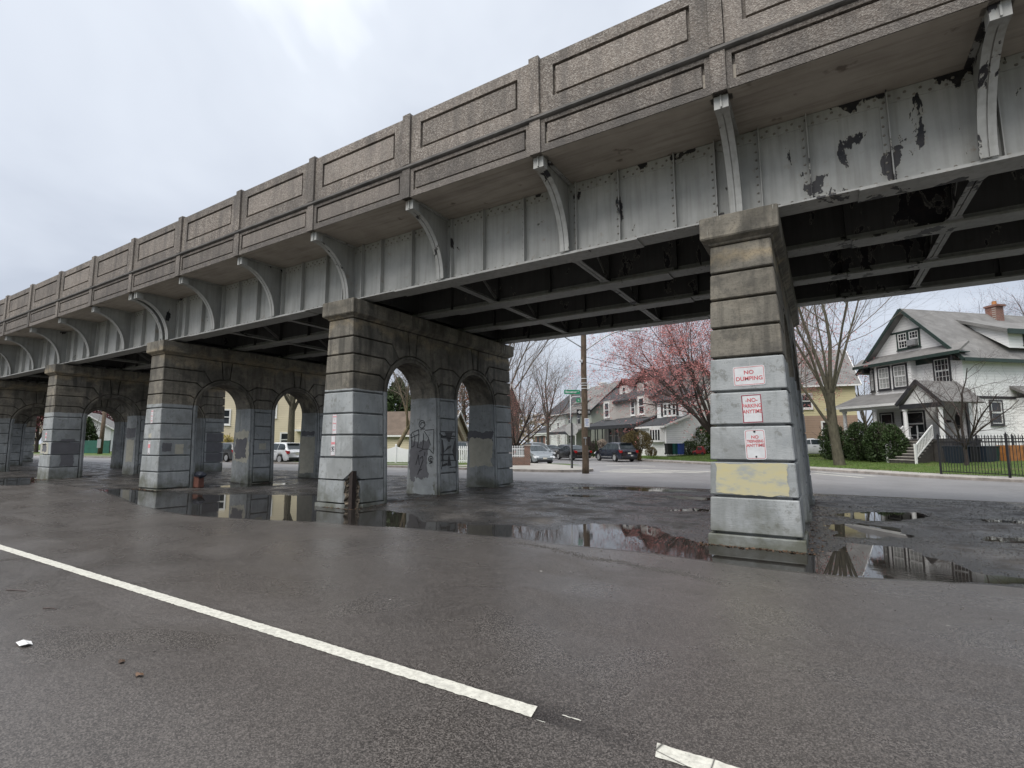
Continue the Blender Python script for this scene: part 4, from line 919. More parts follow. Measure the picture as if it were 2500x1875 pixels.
# ------------------------------------------------------------------ signs on the piers
def text_mesh(txt, size, m, sx=1.0, bold=0.0):
    cu = bpy.data.curves.new('lettering', 'FONT'); cu.body = txt; cu.size = size; cu.align_x = 'CENTER'; cu.align_y = 'CENTER'; cu.offset = bold; cu.extrude = 0.0008
    o = bpy.data.objects.new('lettering', cu); COL.objects.link(o); dg = bpy.context.evaluated_depsgraph_get()
    me = bpy.data.meshes.new_from_object(o.evaluated_get(dg)); bpy.data.objects.remove(o); me.name = 'lettering'
    for v in me.vertices: v.co.x *= sx
    # stand it up: text x -> x, text y -> z, facing -y
    me.transform(Matrix.Rotation(math.pi/2, 4, 'X')); me.materials.clear(); me.materials.append(m); return me
def rrect(w, h, r, n=4):
    P = []
    for cx, cz, a in ((w/2-r, -h/2+r, -90), (w/2-r, h/2-r, 0), (-w/2+r, h/2-r, 90), (-w/2+r, -h/2+r, 180)):
        for i in range(n+1): t = math.radians(a+90*i/n); P.append((cx+r*math.cos(t), cz+r*math.sin(t)))
    return P
def plate(w, h, r, y0, y1, m, name): mb = MB(); mb.prism(rrect(w, h, r), lambda p: (p[0], y1, p[1]), lambda p: (p[0], y0, p[1])); return mb.mesh(name, m)
def frame_ring(w, h, r, t, y, m):
    o = rrect(w, h, r); i = rrect(w-2*t, h-2*t, max(r-t, .002)); n = len(o); mb = MB()
    mb.add([(p[0], y, p[1]) for p in o]+[(p[0], y, p[1]) for p in i], [(k, (k+1) % n, n+(k+1) % n, n+k) for k in range(n)]); return mb.mesh('border', m)
def sign(name, label, loc, w, h, txt, tm, rot=0.0, border=('signred', .012, .008), tilt=0.0, rad=.03, cat='sign', group=None, face=0.0):
    s = thing(name, label, cat, loc, face, group); s.rotation_euler = (0, rot, face)
    link('panel', plate(w, h, rad, -.004, 0.0, A['signwhite'], 'panel'), s)
    if border: link('border', frame_ring(w-2*border[1], h-2*border[1], max(rad-.008, .004), border[2], -.0052, A[border[0]]), s)
    for (t, z, size, sx) in txt: link('lettering', text_mesh(t, size, tm, sx, .0018), s, (0, -.0058, z))
    return s
FRY = PY0-.001
sign('no_dumping_sign', 'landscape white sign with red border reading NO DUMPING', (-.965, FRY, 2.68), .465, .315, [('NO', .055, .085, 1.1), ('DUMPING', -.045, .088, 1.0)], A['signred'], -.02)
sign('no_parking_sign', 'white sign with thick maroon border reading NO PARKING ANYTIME', (-.945, FRY, 2.15), .30, .455, [('-NO-', .135, .085, .95), ('PARKING', .045, .082, .82), ('ANYTIME', -.045, .082, .80)], A['signred'], -.03, ('signmaroon', .004, .016), rad=.008)
s = sign('no_trespassing_sign', 'rounded white sign reading NO TRESPASSING ANYTIME with two bolts', (-.925, FRY, 1.585), .30, .47, [('NO', .115, .068, 1.0), ('TRESPASSING', .05, .06, .66), ('ANYTIME', -.015, .066, .92)], A['signred'], -.025, ('signred', .014, .007), rad=.04)
for z, r in ((.205, .017), (-.19, .014)):
    mb = MB(); mb.lathe([(r, 0), (r, .012), (r*.6, .016)], 8, (0, 0, z), 'y'); o = mb.build('bolt', A['black'], s); o.scale = (1, -1, 1)
def tall_sign(j, z, label, txt, x=-.03, w=.155, h=.50, rot=-.02):
    return sign('warning_sign', label, (PIER[j].location.x+x, FRY, PIER[j].location.z+z), w, h, txt, A['faded'], rot, ('faded', .004, .004), rad=.012)
tall_sign(1, 2.17, 'narrow faded sign reading Unlawful to Dump or Litter above a defaced one', [('Unlawful', .19, .042, .85), ('to', .11, .036, 1), ('Dump', .02, .05, 1), ('or', -.07, .036, 1), ('Litter', -.15, .05, 1)], -.09)
s = tall_sign(1, 1.62, 'narrow faded sign with a red band and black scrawl', [], -.11)
mb = MB(); mb.box(-.07, .07, -.0065, -.0045, .03, .09); mb.build('red_band', A['faded'], s)
mb = MB(); fx = lambda q: (q[0], -.0065, q[1])
for q in ([(-.06, -.06), (-.03, -.02), (0, -.07), (.03, -.02), (.06, -.05)], [(-.05, -.1), (-.02, -.07), (.02, -.11), (.05, -.08)], [(-.055, -.15), (0, -.13), (.04, -.15)], [(-.02, -.03), (-.01, -.12)]): ribbon(mb, q, .014, fx)
mb.build('scrawl', A['black'], s)
tall_sign(2, 2.70, 'narrow faded sign reading Unlawful to Dump or Litter on the topmost grey course', [('Unlawful', .19, .042, .85), ('to', .11, .036, 1), ('Dump', .02, .05, 1), ('or', -.07, .036, 1), ('Litter', -.15, .05, 1)], -.07, h=.47)
s = tall_sign(2, 1.60, 'narrow white sign with red block and two dark bolts', [], -.1, h=.47)
mb = MB(); mb.box(-.07, .07, -.0065, -.0045, -.01, .12); mb.build('red_band', A['faded'], s)
for z in (.2, -.2):
    mb = MB(); mb.lathe([(.014, 0), (.014, .012)], 8, (0, 0, z), 'y'); o = mb.build('bolt', A['black'], s); o.scale = (1, -1, 1)
s = tall_sign(3, 2.15, 'small faded red and white sign beside the dark painted course', [], -.05, h=.4)
for z in (.1, -.05):
    mb = MB(); mb.box(-.06, .06, -.0065, -.0045, z-.04, z+.04); mb.build('red_band', A['faded'], s)
# ------------------------------------------------------------------ houses
WINC = {}
def win_meshes(w, h, casing, mun):
    key = (round(w, 2), round(h, 2), casing, mun)
    if key in WINC: return WINC[key]
    c = .1; mb = MB()
    for x0, x1, z0, z1 in ((-w/2-c, w/2+c, h/2, h/2+c), (-w/2-c, w/2+c, -h/2-c*1.2, -h/2), (-w/2-c, -w/2, -h/2, h/2), (w/2, w/2+c, -h/2, h/2)): mb.box(x0, x1, -.06, .02, z0, z1)
    mb.box(-w/2-c-.05, w/2+c+.05, -.1, .02, -h/2-c*1.2-.05, -h/2-c*1.2)
    cas = mb.mesh('casing', A[casing]); mb = MB(); t = .05
    for z0, z1, yy in ((0, h/2, -.03), (-h/2, 0, -.012)):
        mb.box(-w/2, w/2, yy-.02, yy+.02, z0, z0+t); mb.box(-w/2, w/2, yy-.02, yy+.02, z1-t, z1); mb.box(-w/2, -w/2+t, yy-.02, yy+.02, z0+t, z1-t); mb.box(w/2-t, w/2, yy-.02, yy+.02, z0+t, z1-t)
        if mun:
            for i in range(1, mun): x = -w/2+w*i/mun; mb.box(x-.011, x+.011, yy-.016, yy+.004, z0+t, z1-t)
            zm = (z0+z1)/2; mb.box(-w/2+t, w/2-t, yy-.015, yy+.003, zm-.011, zm+.011)
    sas = mb.mesh('window', A['white'])
    mb = MB(); mb.box(-w/2+.01, w/2-.01, .0, .012, -h/2+.01, h/2-.01); pan = mb.mesh('pane', A['glass'])
    mb = MB(); mb.box(-w/2+.01, w/2-.01, .0, .012, 0, h/2-.01); mb.box(-w/2+.01, w/2-.01, .001, .013, -h/2+.01, 0); pan2 = mb.mesh('pane', A['glass_l'])
    WINC[key] = (cas, sas, pan, pan2); return WINC[key]
def window(root, x, y, z, w, h, rz=0.0, casing='white', mun=0, blind=False):
    cas, sas, pan, pan2 = win_meshes(w, h, casing, mun)
    o = link('window', sas, root, (x, y, z), (0, 0, rz)); link('casing', cas, o); link('pane', pan2 if blind else pan, o); return o
def extrude_y(mb, poly, y0, y1): return mb.prism(poly, lambda p: (p[0], y1, p[1]), lambda p: (p[0], y0, p[1]))
def extrude_x(mb, poly, x0, x1): return mb.prism(poly, lambda p: (x0, p[0], p[1]), lambda p: (x1, p[0], p[1]))
def roof_slab(mb, a, b, c, d, t=.14):
    a, b, c, d = (Vector(p) for p in (a, b, c, d)); n = (b-a).cross(d-a).normalized()
    if n.z < 0: n = -n
    v = [a, b, c, d]; return mb.add([p-n*t for p in v]+v, [(0,1,2,3),(7,6,5,4),(0,4,5,1),(1,5,6,2),(2,6,7,3),(3,7,4,0)])
RY = math.radians(-39.0)
def place(u, D, s=0.0, rz=RY, z=0.0):
    """near (right) front corner seen at pixel u and depth D -> the left front corner of a facade s wide"""
    p = AD(u, 1082.7, D); return Vector((p.x-math.cos(rz)*s, p.y-math.sin(rz)*s, z))
# --- the white corner house
def white_house():
    W, Dp = 6.7, 13.0; rz = math.atan2(-.736, .677)
    H = thing('white_house', 'white shingled corner house with dark green trim, gable roof and pillared porch', 'house', place(2368.7, 32.0, W, rz), rz)
    zt, za = 7.4, 10.95
    mb = MB(); extrude_y(mb, [(0, .2), (W, .2), (W, zt), (W/2, za), (0, zt)], 0, Dp); mb.build('wall', A['sid_white'], H)
    sl = (za-zt)/(W/2); ov = .55; mb = MB()
    for sg in (0, 1):
        xe = -ov if sg == 0 else W+ov; ze = zt-ov*sl+.12; zr = za+.12
        roof_slab(mb, (xe, -ov, ze), (W/2, -ov, zr), (W/2, Dp+ov, zr), (xe, Dp+ov, ze))
    R = mb.build('roof', A['roof'], H)
    mb = MB()
    for sg in (0, 1):
        xe = -ov-.02 if sg == 0 else W+ov+.02; mb.bar((xe, -ov-.03, zt-ov*sl-.02), (W/2, -ov-.03, za+.03), .06, .2, (0, 0, 1))
    mb.build('rake_board', A['dkgreen'], H)
    mb = MB(); mb.box(W+ov-.02, W+ov+.06, -ov, Dp, zt-ov*sl-.1, zt-ov*sl+.12); mb.box(W+.02, W+.06, -.1, Dp, zt-.42, zt-.02); mb.box(W+.06, W+ov, -.2, Dp, zt-.5*sl-.02, zt-.5*sl+.02); mb.build('eave_trim', A['dkgreen'], H)
    mb = MB(); roof_slab(mb, (-ov, -.02, zt+.62), (W+ov, -.02, zt+.62), (W+ov, -.85, zt+.02), (-ov, -.85, zt+.02), .12); mb.build('pent_roof', A['roof'], H)
    mb = MB(); mb.box(-ov, W+ov, -.9, -.84, zt-.2, zt); mb.box(-.04, W+.04, -.05, 0.0, zt-.45, zt-.08); mb.box(-ov, W+ov, -.84, 0, zt-.12, zt-.07); mb.build('cornice', A['dkgreen'], H)
    for x in (.1, W-.15): mb = MB(); mb.box(x, x+.12, -.7, -.05, zt-.55, zt-.2); mb.build('eave_bracket', A['charcoal'], H)
    mb = MB(); mb.box(1.9, W-1.9, -.035, 0, za-1.52, za-1.4); mb.build('gable_board', A['dkgreen'], H)
    for x in (W/2-.42, W/2+.42): window(H, x, -.01, 8.85, .66, 1.05, 0, 'dkgreen', 3)
    mb = MB(); mb.box(W/2+.14, W/2+.7, -.32, .0, 8.36, 8.76); mb.box(W/2+.18, W/2+.66, -.335, -.32, 8.4, 8.72); mb.build('air_conditioner', A['metal'], H)
    # two-storey bay with three windows
    b0, b1, pr = .05, 3.75, .5
    mb = MB(); mb.prism([(b0, 0), (b0+.95, -pr), (b1-.0, -pr), (b1, 0)], lambda p: (p[0], p[1], 5.0), lambda p: (p[0], p[1], zt-.1)); mb.build('bay', A['sid_white'], H)
    a = math.atan2(-pr, .95); window(H, b0+.47, -pr/2-.015, 6.3, .5, 1.5, a, 'charcoal', 3)
    window(H, 1.7, -pr-.01, 6.3, .82, 1.5, 0, 'charcoal', 3, True); window(H, 2.95, -pr-.01, 6.3, .9, 1.5, 0, 'charcoal', 3, True)
    window(H, 5.45, -.01, 6.35, .92, 1.55, 0, 'charcoal', 4)
    mb = MB(); mb.box(-.02, W+.03, -.03, 0, 4.42, 4.6); mb.box(W, W+.03, 0, Dp, 4.42, 4.6); mb.build('belt_board', A['charcoal'], H)
    # porch
    py, fz = -2.3, 1.86
    mb = MB(); mb.box(-.4, 7.4, py, 0, fz-.14, fz); mb.box(-.35, 7.35, py+.05, -.05, .2, fz-.14); mb.build('porch_floor', A['step'], H)
    mb = MB(); roof_slab(mb, (-.9, 0, 5.32), (4.9, 0, 5.32), (4.9, py-.45, 4.28), (-.9, py-.45, 4.28), .12); roof_slab(mb, (-.9, 0, 5.32), (-.9, py-.45, 4.28), (-1.4, py-.45, 4.24), (-1.4, 0, 4.24), .1); mb.build('porch_roof', A['roof'], H)
    mb = MB(); mb.box(-1.4, 5.0, py-.5, py-.42, 4.12, 4.28); mb.box(-.5, 5.0, py-.1, py+.1, 3.95, 4.14); mb.build('porch_beam', A['white'], H)
    g0, g1, gp, gz = 5.0, 7.5, 4.12, 5.55; gm = (g0+g1)/2; gy = py-.75
    mb = MB(); roof_slab(mb, (g0-.15, gy-.1, gp), (gm, gy-.1, gz), (gm, .2, gz), (g0-.15, .2, gp), .1); roof_slab(mb, (g1+.15, gy-.1, gp), (gm, gy-.1, gz), (gm, .2, gz), (g1+.15, .2, gp), .1); mb.build('entry_roof', A['roof'], H)
    mb = MB(); extrude_y(mb, [(g0+.15, gp-.02), (g1-.15, gp-.02), (gm, gz-.22)], gy+.1, gy+.16); mb.build('entry_gable', A['white'], H)
    mb = MB(); mb.bar((g0-.2, gy-.14, gp-.06), (gm+.03, gy-.14, gz-.03), .06, .2); mb.bar((g1+.2, gy-.14, gp-.06), (gm-.03, gy-.14, gz-.03), .06, .2); mb.box(g0-.1, g1+.1, gy, gy+.2, gp-.32, gp-.04); mb.build('entry_trim', A['charcoal'], H)
    def column(x, y, z0, z1):
        mb = MB(); mb.lathe([(.17, z0), (.17, z0+.1), (.135, z0+.14), (.115, z1-.16), (.16, z1-.12), (.17, z1)], 14, (x, y, 0)); mb.build('column', A['white'], H, smooth=False)
    for x in (-.25, 2.3): column(x, py+.1, fz, 3.95)
    for x in (g0+.1, g1-.15): column(x, gy+.2, fz, gp-.32)
    column(W+.75, -.4, fz, 4.2)
    mb = MB(); mb.box(g0, g1, gy-.0, py+.05, fz-.14, fz-.002); mb.box(g0+.05, g1-.05, gy+.05, py, .2, fz-.14); mb.build('entry_floor', A['step'], H)
    # railings
    def rail(x0, x1, y, z0=fz):
        mb = MB(); mb.box(x0, x1, y-.03, y+.03, z0+.78, z0+.84); mb.box(x0, x1, y-.025, y+.025, z0+.08, z0+.13)
        n = int((x1-x0)/.13)
        for i in range(1, n): xx = x0+(x1-x0)*i/n; mb.box(xx-.02, xx+.02, y-.02, y+.02, z0+.13, z0+.78)
        mb.build('porch_railing', A['white'], H)
    rail(-.2, 2.2, py+.1); rail(2.4, 4.9, py+.1)
    # front door, living-room window, shutters
    window(H, 1.2, -.01, 3.0, .9, 1.5, 0, 'charcoal', 0); window(H, 3.2, -.01, 2.95, 1.5, 1.6, 0, 'charcoal', 0)
    mb = MB(); mb.box(5.75, 6.6, -.05, 0, fz, 3.95); d = mb.build('door', A['white'], H)
    mb = MB(); mb.prism([(6.17+.2*math.cos(t*.3927), 3.05+.55*math.sin(t*.3927)) for t in range(16)], lambda p: (p[0], -.045, p[1]), lambda p: (p[0], -.058, p[1])); mb.build('oval_glass', A['glass'], d)
    mb = MB(); mb.box(5.2, 5.7, -.06, 0, 2.95, 3.1); mb.build('house_number_board', A['charcoal'], H)
    # steps
    n = 7; z0 = .58; mb = MB(); me_ = MB(); tr = .20; sx0, sx1 = 5.15, 6.85
    for i in range(n):
        zz = fz-(i+1)*(fz-z0)/(n+.0)+.0; yy = gy-tr*i; mb.box(sx0, sx1, yy-tr, yy, .1, zz+ (fz-z0)/n*.0+.0); me_.box(sx0-.03, sx1+.03, yy-tr-.03, yy+.02, zz, zz+.04)
    mb.build('steps', A['step'], H); me_.build('stair_treads', A['stepedge'], H)
    for x in (sx0-.08, sx1+.08):
        mb = MB(); ya, yb = gy, gy-tr*n; mb.bar((x, ya, fz+.85), (x, yb, z0+.85), .06, .07); mb.bar((x, ya, fz+.14), (x, yb, z0+.14), .05, .06)
        for i in range(13):
            t = i/12; y = ya+(yb-ya)*t; z = fz+(z0-fz)*t; mb.box(x-.02, x+.02, y-.02, y+.02, z+.1, z+.84)
        mb.box(x-.05, x+.05, yb-.05, yb+.05, .3, z0+1.0); mb.build('stair_railing', A['white'], H)
    # right-hand wall: window, corner board, side bay with a pent roof
    window(H, W+.01, 2.3, 3.55, .85, 1.4, math.pi/2, 'charcoal', 0)
    window(H, W+.01, 8.2, 6.2, .9, 1.5, math.pi/2, 'charcoal', 3)
    mb = MB(); mb.box(W-.05, W+.05, -.06, .1, .3, 4.42); mb.build('corner_board', A['charcoal'], H)
    mb = MB(); mb.box(W, W+1.0, 4.0, 7.2, .2, 4.5); mb.build('side_bay', A['sid_white'], H)
    mb = MB(); roof_slab(mb, (W, 3.6, 5.3), (W, 7.6, 5.3), (W+1.4, 7.6, 4.5), (W+1.4, 3.6, 4.5), .16); mb.build('side_bay_roof', A['roof'], H)
    # shed dormer and chimney
    mb = MB(); extrude_y(mb, [(W/2+.9, za-.9*sl-.1), (W+.25, zt+.35), (W+.25, zt+1.5), (W/2+.9, zt+2.75)], 3.6, 9.5); mb.build('dormer', A['sid_white'], H)
    mb = MB(); roof_slab(mb, (W/2+.5, 3.2, zt+2.98), (W/2+.5, 9.9, zt+2.98), (W+.6, 9.9, zt+1.5), (W+.6, 3.2, zt+1.5), .2); dr = mb.build('dormer_roof', A['roof'], H)
    mb = MB(); mb.box(W+.55, W+.66, 3.15, 9.95, zt+1.2, zt+1.52); mb.build('dormer_trim', A['dkgreen'], H)
    for y in (5.2, 6.3, 7.4): window(H, W+.26, y, zt+.95, .6, .55, math.pi/2, 'dkgreen', 3)
    mb = MB(); mb.box(W/2-.1, W/2+.6, 7.2, 7.9, za-1.0, za+.7); mb.box(W/2-.16, W/2+.76, 7.14, 7.96, za+.55, za+.68); c = mb.build('chimney', A['brick'], R)
    mb = MB(); mb.lathe([(.16, za+.75), (.13, za+1.0)], 8, (W/2+.3, 7.55, 0)); mb.build('chimney_pot', A['orangewood'], R)
white_house()
def simple_house(name, label, u, D, W, Dp, zb, zt, za, axis, wall, roof, wins=(), rz=RY, ov=.4, trim='white', low=None, sides=()):
    H = thing(name, label, 'house', place(u, D, W, rz), rz)
    mb = MB()
    if axis == 'y': extrude_y(mb, [(0, zb), (W, zb), (W, zt), (W/2, za), (0, zt)], 0, Dp)
    else: extrude_x(mb, [(0, zb), (Dp, zb), (Dp, zt), (Dp/2, za), (0, zt)], 0, W)
    mb.build('wall', A[wall], H); mb = MB(); fb = MB()
    if axis == 'y':
        sl = (za-zt)/(W/2)
        for xe in (-ov, W+ov):
            roof_slab(mb, (xe, -ov, zt-ov*sl+.1), (W/2, -ov, za+.1), (W/2, Dp+ov, za+.1), (xe, Dp+ov, zt-ov*sl+.1))
            fb.bar((xe, -ov-.03, zt-ov*sl-.02), (W/2, -ov-.03, za), .05, .2); fb.bar((xe, -ov, zt-ov*sl), (xe, Dp+ov, zt-ov*sl), .06, .16)
    else:
        sl = (za-zt)/(Dp/2)
        for ye in (-ov, Dp+ov):
            roof_slab(mb, (-ov, ye, zt-ov*sl+.1), (W+ov, ye, zt-ov*sl+.1), (W+ov, Dp/2, za+.1), (-ov, Dp/2, za+.1))
            fb.bar((-ov, ye, zt-ov*sl), (W+ov, ye, zt-ov*sl), .06, .16)
            for xe in (-ov-.03, W+ov+.03): fb.bar((xe, ye, zt-ov*sl-.02), (xe, Dp/2, za), .05, .2)
    R = mb.build('roof', A[roof], H); fb.build('eave_trim', A[trim], H)
    if low:
        mb = MB(); mb.box(-.02, W+.02, -.02, Dp+.02, zb, low[1]); mb.build('lower_wall', A[low[0]], H)
    for (f, x, z, w, h, c, bl) in wins:
        if f == 'F': window(H, x, -.02, z, w, h, 0, c, 0, bl)
        elif f == 'R': window(H, W+.02, x, z, w, h, math.pi/2, c, 0, bl)
        else: window(H, -.02, x, z, w, h, -math.pi/2, c, 0, bl)
    return H, R
# --- yellow house behind the vase-shaped tree
simple_house('yellow_house', 'pale yellow clapboard house with brown lower storey behind the bare street tree', 2098, 47, 9.0, 9.0, .3, 7.3, 11.0, 'x', 'sid_yellow', 'roof', [('F', 2.0, 5.6, .8, 1.3, 'white', False), ('F', 5.0, 5.6, .8, 1.3, 'white', False), ('F', 6.6, 3.0, .9, 1.2, 'white', False)], math.radians(10), low=('sid_brown', 4.2))
# --- white cape house with a front dormer
def cape():
    W, Dp = 4.8, 11.0; rz = RY; H = thing('cape_house', 'low white clapboard house with triple-window dormer and front bay window', 'house', place(1627, 52, W, rz), rz)
    prof = [(0, .3), (Dp, .3), (Dp, 3.5), (Dp-2.6, 5.6), (Dp/2, 7.7), (3.2, 5.4), (2.7, 4.45), (0, 3.45)]
    mb = MB(); extrude_x(mb, prof, 0, W); mb.build('wall', A['sid_white2'], H)
    mb = MB()
    for (a, b) in (((-.35, 3.38), (2.75, 4.5)), ((2.7, 4.45), (3.2, 5.45)), ((3.2, 5.45), (Dp/2, 7.75)), ((Dp+.3, 3.4), (Dp-2.6, 5.65)), ((Dp-2.6, 5.65), (Dp/2, 7.75))):
        roof_slab(mb, (-.25, a[0], a[1]+.08), (W+.25, a[0], a[1]+.08), (W+.25, b[0], b[1]+.08), (-.25, b[0], b[1]+.08), .1)
    mb.build('roof', A['roof_d'], H)
    mb = MB(); mb.bar((W+.27, -.38, 3.33), (W+.27, 2.75, 4.45), .06, .2); mb.bar((W+.27, 2.75, 4.45), (W+.27, 3.25, 5.4), .06, .2); mb.bar((W+.27, 3.25, 5.4), (W+.27, Dp/2, 7.7), .06, .2); mb.box(-.3, W+.3, -.45, -.38, 3.2, 3.4); mb.box(W-.04, W+.05, -.05, .06, .3, 3.4); mb.build('eave_trim', A['white'], H)
    mb = MB(); mb.box(.2, W-.15, 2.3, 6, 3.9, 6.3); mb.build('dormer', A['sid_white2'], H)
    mb = MB(); roof_slab(mb, (-.1, 2.0, 6.25), (W+.1, 2.0, 6.25), (W+.1, 5.6, 7.5), (-.1, 5.6, 7.5), .16); mb.build('dormer_roof', A['roof_d'], H)
    for x in (1.75, 2.5, 3.25): window(H, x, 2.28, 5.25, .52, 1.25, 0, 'white', 0)
    mb = MB(); mb.box(1.05, 1.32, 2.2, 2.28, 4.55, 5.95); mb.box(3.68, 3.95, 2.2, 2.28, 4.55, 5.95); mb.build('shutter', A['charcoal'], H)
    mb = MB(); mb.prism([(2.3, 0), (2.6, -.45), (4.4, -.45), (4.6, 0)], lambda p: (p[0], p[1], 1.75), lambda p: (p[0], p[1], 3.2)); b = mb.build('bay', A['white'], H)
    for x in (2.85, 3.3, 3.75, 4.2): mb = MB(); mb.box(x-.15, x+.15, -.465, -.44, 1.95, 3.0); mb.build('pane', A['glass'], b)
    mb = MB(); mb.box(.9, 1.75, -.05, 0, .9, 3.0); d = mb.build('door', A['white'], H); mb = MB(); mb.box(1.1, 1.55, -.06, -.045, 1.9, 2.75); mb.build('door_glass', A['glass'], d)
    mb = MB(); mb.box(-.05, W+.04, -.04, Dp, .2, 1.0); mb.build('foundation', A['white'], H)
cape()
# --- grey-tan double house
def tan_house():
    W, Dp = 11.5, 11.0; H, R = simple_house('tan_house', 'grey-tan two-storey house with dark porch roof and red attic gables', 1603, 57.5, W, Dp, .3, 7.2, 11.2, 'x', 'sid_tan', 'roof_d', [('F', 7.0, 5.9, .75, 1.7, 'white', False), ('F', 9.3, 5.9, .9, 1.8, 'white', False), ('F', 10.6, 5.9, .9, 1.8, 'white', False), ('F', 1.6, 2.6, 1.0, 1.9, 'white', False), ('F', 3.2, 2.6, 1.0, 1.9, 'white', False), ('F', 9.8, 2.6, .9, 1.7, 'white', False)], ov=.5, trim='charcoal')
    for x0 in (.7, 8.5):
        mb = MB(); mb.prism([(x0, 0), (x0+.5, -.7), (x0+2.2, -.7), (x0+2.7, 0)], lambda p: (p[0], p[1], 4.6), lambda p: (p[0], p[1], 7.1)); mb.build('bay', A['sid_tan'], H)
        window(H, x0+.25, -.36, 5.9, .55, 1.7, math.atan2(-.7, .5), 'white'); window(H, x0+1.35, -.72, 5.9, 1.0, 1.8, 0, 'white')
    for x0, w, hh, mm in ((2.6, 2.3, 2.4, 'roof_r'), (6.6, 3.6, 3.1, 'roof_d')):
        y0 = .9; zb = 7.4; mb = MB(); extrude_y(mb, [(x0, zb), (x0+w, zb), (x0+w, zb+1.6), (x0+w/2, zb+hh), (x0, zb+1.6)], y0, 5.5); mb.build('dormer', A['white'] if w < 3 else A['sid_tan'], H)
        mb = MB(); roof_slab(mb, (x0-.3, y0-.35, zb+1.45), (x0+w/2, y0-.35, zb+hh+.1), (x0+w/2, 5.6, zb+hh+.1), (x0-.3, 5.6, zb+1.45), .12); roof_slab(mb, (x0+w+.3, y0-.35, zb+1.45), (x0+w/2, y0-.35, zb+hh+.1), (x0+w/2, 5.6, zb+hh+.1), (x0+w+.3, 5.6, zb+1.45), .12); mb.build('dormer_roof', A['roof_r'] if w < 3 else A['roof_d'], H)
        mb = MB(); extrude_y(mb, [(x0+.1, zb+1.6), (x0+w-.1, zb+1.6), (x0+w/2, zb+hh-.1)], y0-.06, y0-.01); mb.build('gable_panel', A['roof_r'], H)
        window(H, x0+w/2, y0-.02, zb+.75, .75, 1.2, 0, 'white')
    mb = MB(); roof_slab(mb, (-.4, 0, 4.75), (W+.2, 0, 4.75), (W+.2, -2.9, 3.75), (-.4, -2.9, 3.75), .18); mb.build('porch_roof', A['roof_d'], H)
    mb = MB(); mb.box(-.4, W+.2, -2.95, -2.8, 3.35, 3.7); mb.build('porch_beam', A['charcoal'], H)
    for x in (-.3, 1.3, 2.6, 3.2, 4.4, 6.0, 7.6, 9.2, 11.4): mb = MB(); mb.box(x-.05, x+.05, -2.85, -2.75, .4, 3.4); mb.build('porch_post', A['charcoal'], H)
    mb = MB(); mb.box(-.3, W, -2.8, 0, .2, 1.1); mb.build('porch_floor', A['step'], H)
    mb = MB(); mb.box(5.4, 7.6, -.06, 0, 1.1, 3.4); d = mb.build('door', A['charcoal'], H)
    for x in (5.9, 6.9): mb = MB(); mb.box(x-.4, x+.4, -.1, -.05, 1.2, 3.2); mb.build('door_leaf', A['glass'], d)
    mb = MB(); mb.box(-.3, 5.0, -2.84, -2.8, 1.85, 1.9); n = 34
    for i in range(n): x = -.3+5.3*i/n; mb.box(x, x+.02, -2.83, -2.81, 1.1, 1.87)
    mb.build('porch_railing', A['charcoal'], H)
tan_house()
H, R = simple_house('sage_house', 'sage green house with long grey roof beside the tan double house', 1445, 71, 8.0, 9.5, .3, 6.4, 10.4, 'x', 'sid_green', 'roof', [('F', 1.4, 5.2, .8, 1.6, 'charcoal', False), ('F', 4.2, 5.2, .8, 1.6, 'charcoal', False), ('F', 1.4, 2.4, .9, 1.6, 'white', False)], ov=.5, trim='charcoal')
mb = MB(); roof_slab(mb, (-.6, 0, 4.5), (8.2, 0, 4.5), (8.2, -2.6, 3.3), (-.6, -2.6, 3.3), .2); mb.build('porch_roof', A['roof'], H)
mb = MB(); mb.box(-.5, 8.1, -2.6, -2.45, 2.9, 3.3); mb.build('porch_beam', A['charcoal'], H)
for x in (-.4, 2.4, 5.2, 8.0): mb = MB(); mb.box(x-.06, x+.06, -2.55, -2.43, .3, 2.8); mb.build('porch_post', A['white'], H)
mb = MB(); mb.box(1.0, 4.6, .9, 4.0, 6.0, 7.7); mb.build('dormer', A['sid_white2'], H); mb = MB(); roof_slab(mb, (.7, .6, 7.6), (4.9, .6, 7.6), (4.9, 4.2, 9.2), (.7, 4.2, 9.2), .12); mb.build('dormer_roof', A['roof'], H)
mb = MB(); mb.box(2.0, 3.0, 4.6, 5.4, 9.0, 10.9); mb.box(1.9, 3.1, 4.5, 5.5, 10.7, 10.9); mb.build('chimney', A['white'], R)
H, R = simple_house('pale_house', 'pale sided house with tall dark roof beyond the street sign', 1379, 83, 6.8, 10, .3, 6.7, 10.6, 'x', 'sid_pale', 'roof_d', [('F', 1.2, 4.4, .7, 1.3, 'white', False), ('F', 4.6, 2.2, 1.3, 1.6, 'white', True), ('F', 4.4, 4.4, .7, 1.3, 'white', False)], ov=.5)
mb = MB(); mb.box(4.6, 5.4, 4.6, 5.4, 9.4, 11.6); mb.build('chimney', A['white'], R)
H, R = simple_house('brick_bungalow', 'small red brick house with dark gable roof and white porch frieze', 1352, 96, 9, 8, .2, 3.8, 5.8, 'x', 'brick', 'roof_d', [('F', 6.2, 2.2, 1.6, 1.5, 'white', False)], ov=.5)
for x in (1.5, 3.4): mb = MB(); mb.box(x-.65, x+.65, -.06, 0, .5, 2.9); mb.build('doorway', A['charcoal'], H)
mb = MB(); mb.box(-.4, 8.6, -.35, 0, 3.1, 3.7); mb.build('frieze', A['white'], H)
simple_house('brick_house', 'tall red brick house half hidden by a dark low-branching tree', 1225, 60, 7, 2.2, .2, 6.0, 8.6, 'x', 'brick', 'roof_d', [('F', 5.9, 2.6, .9, 1.5, 'white', False)], ov=.3)
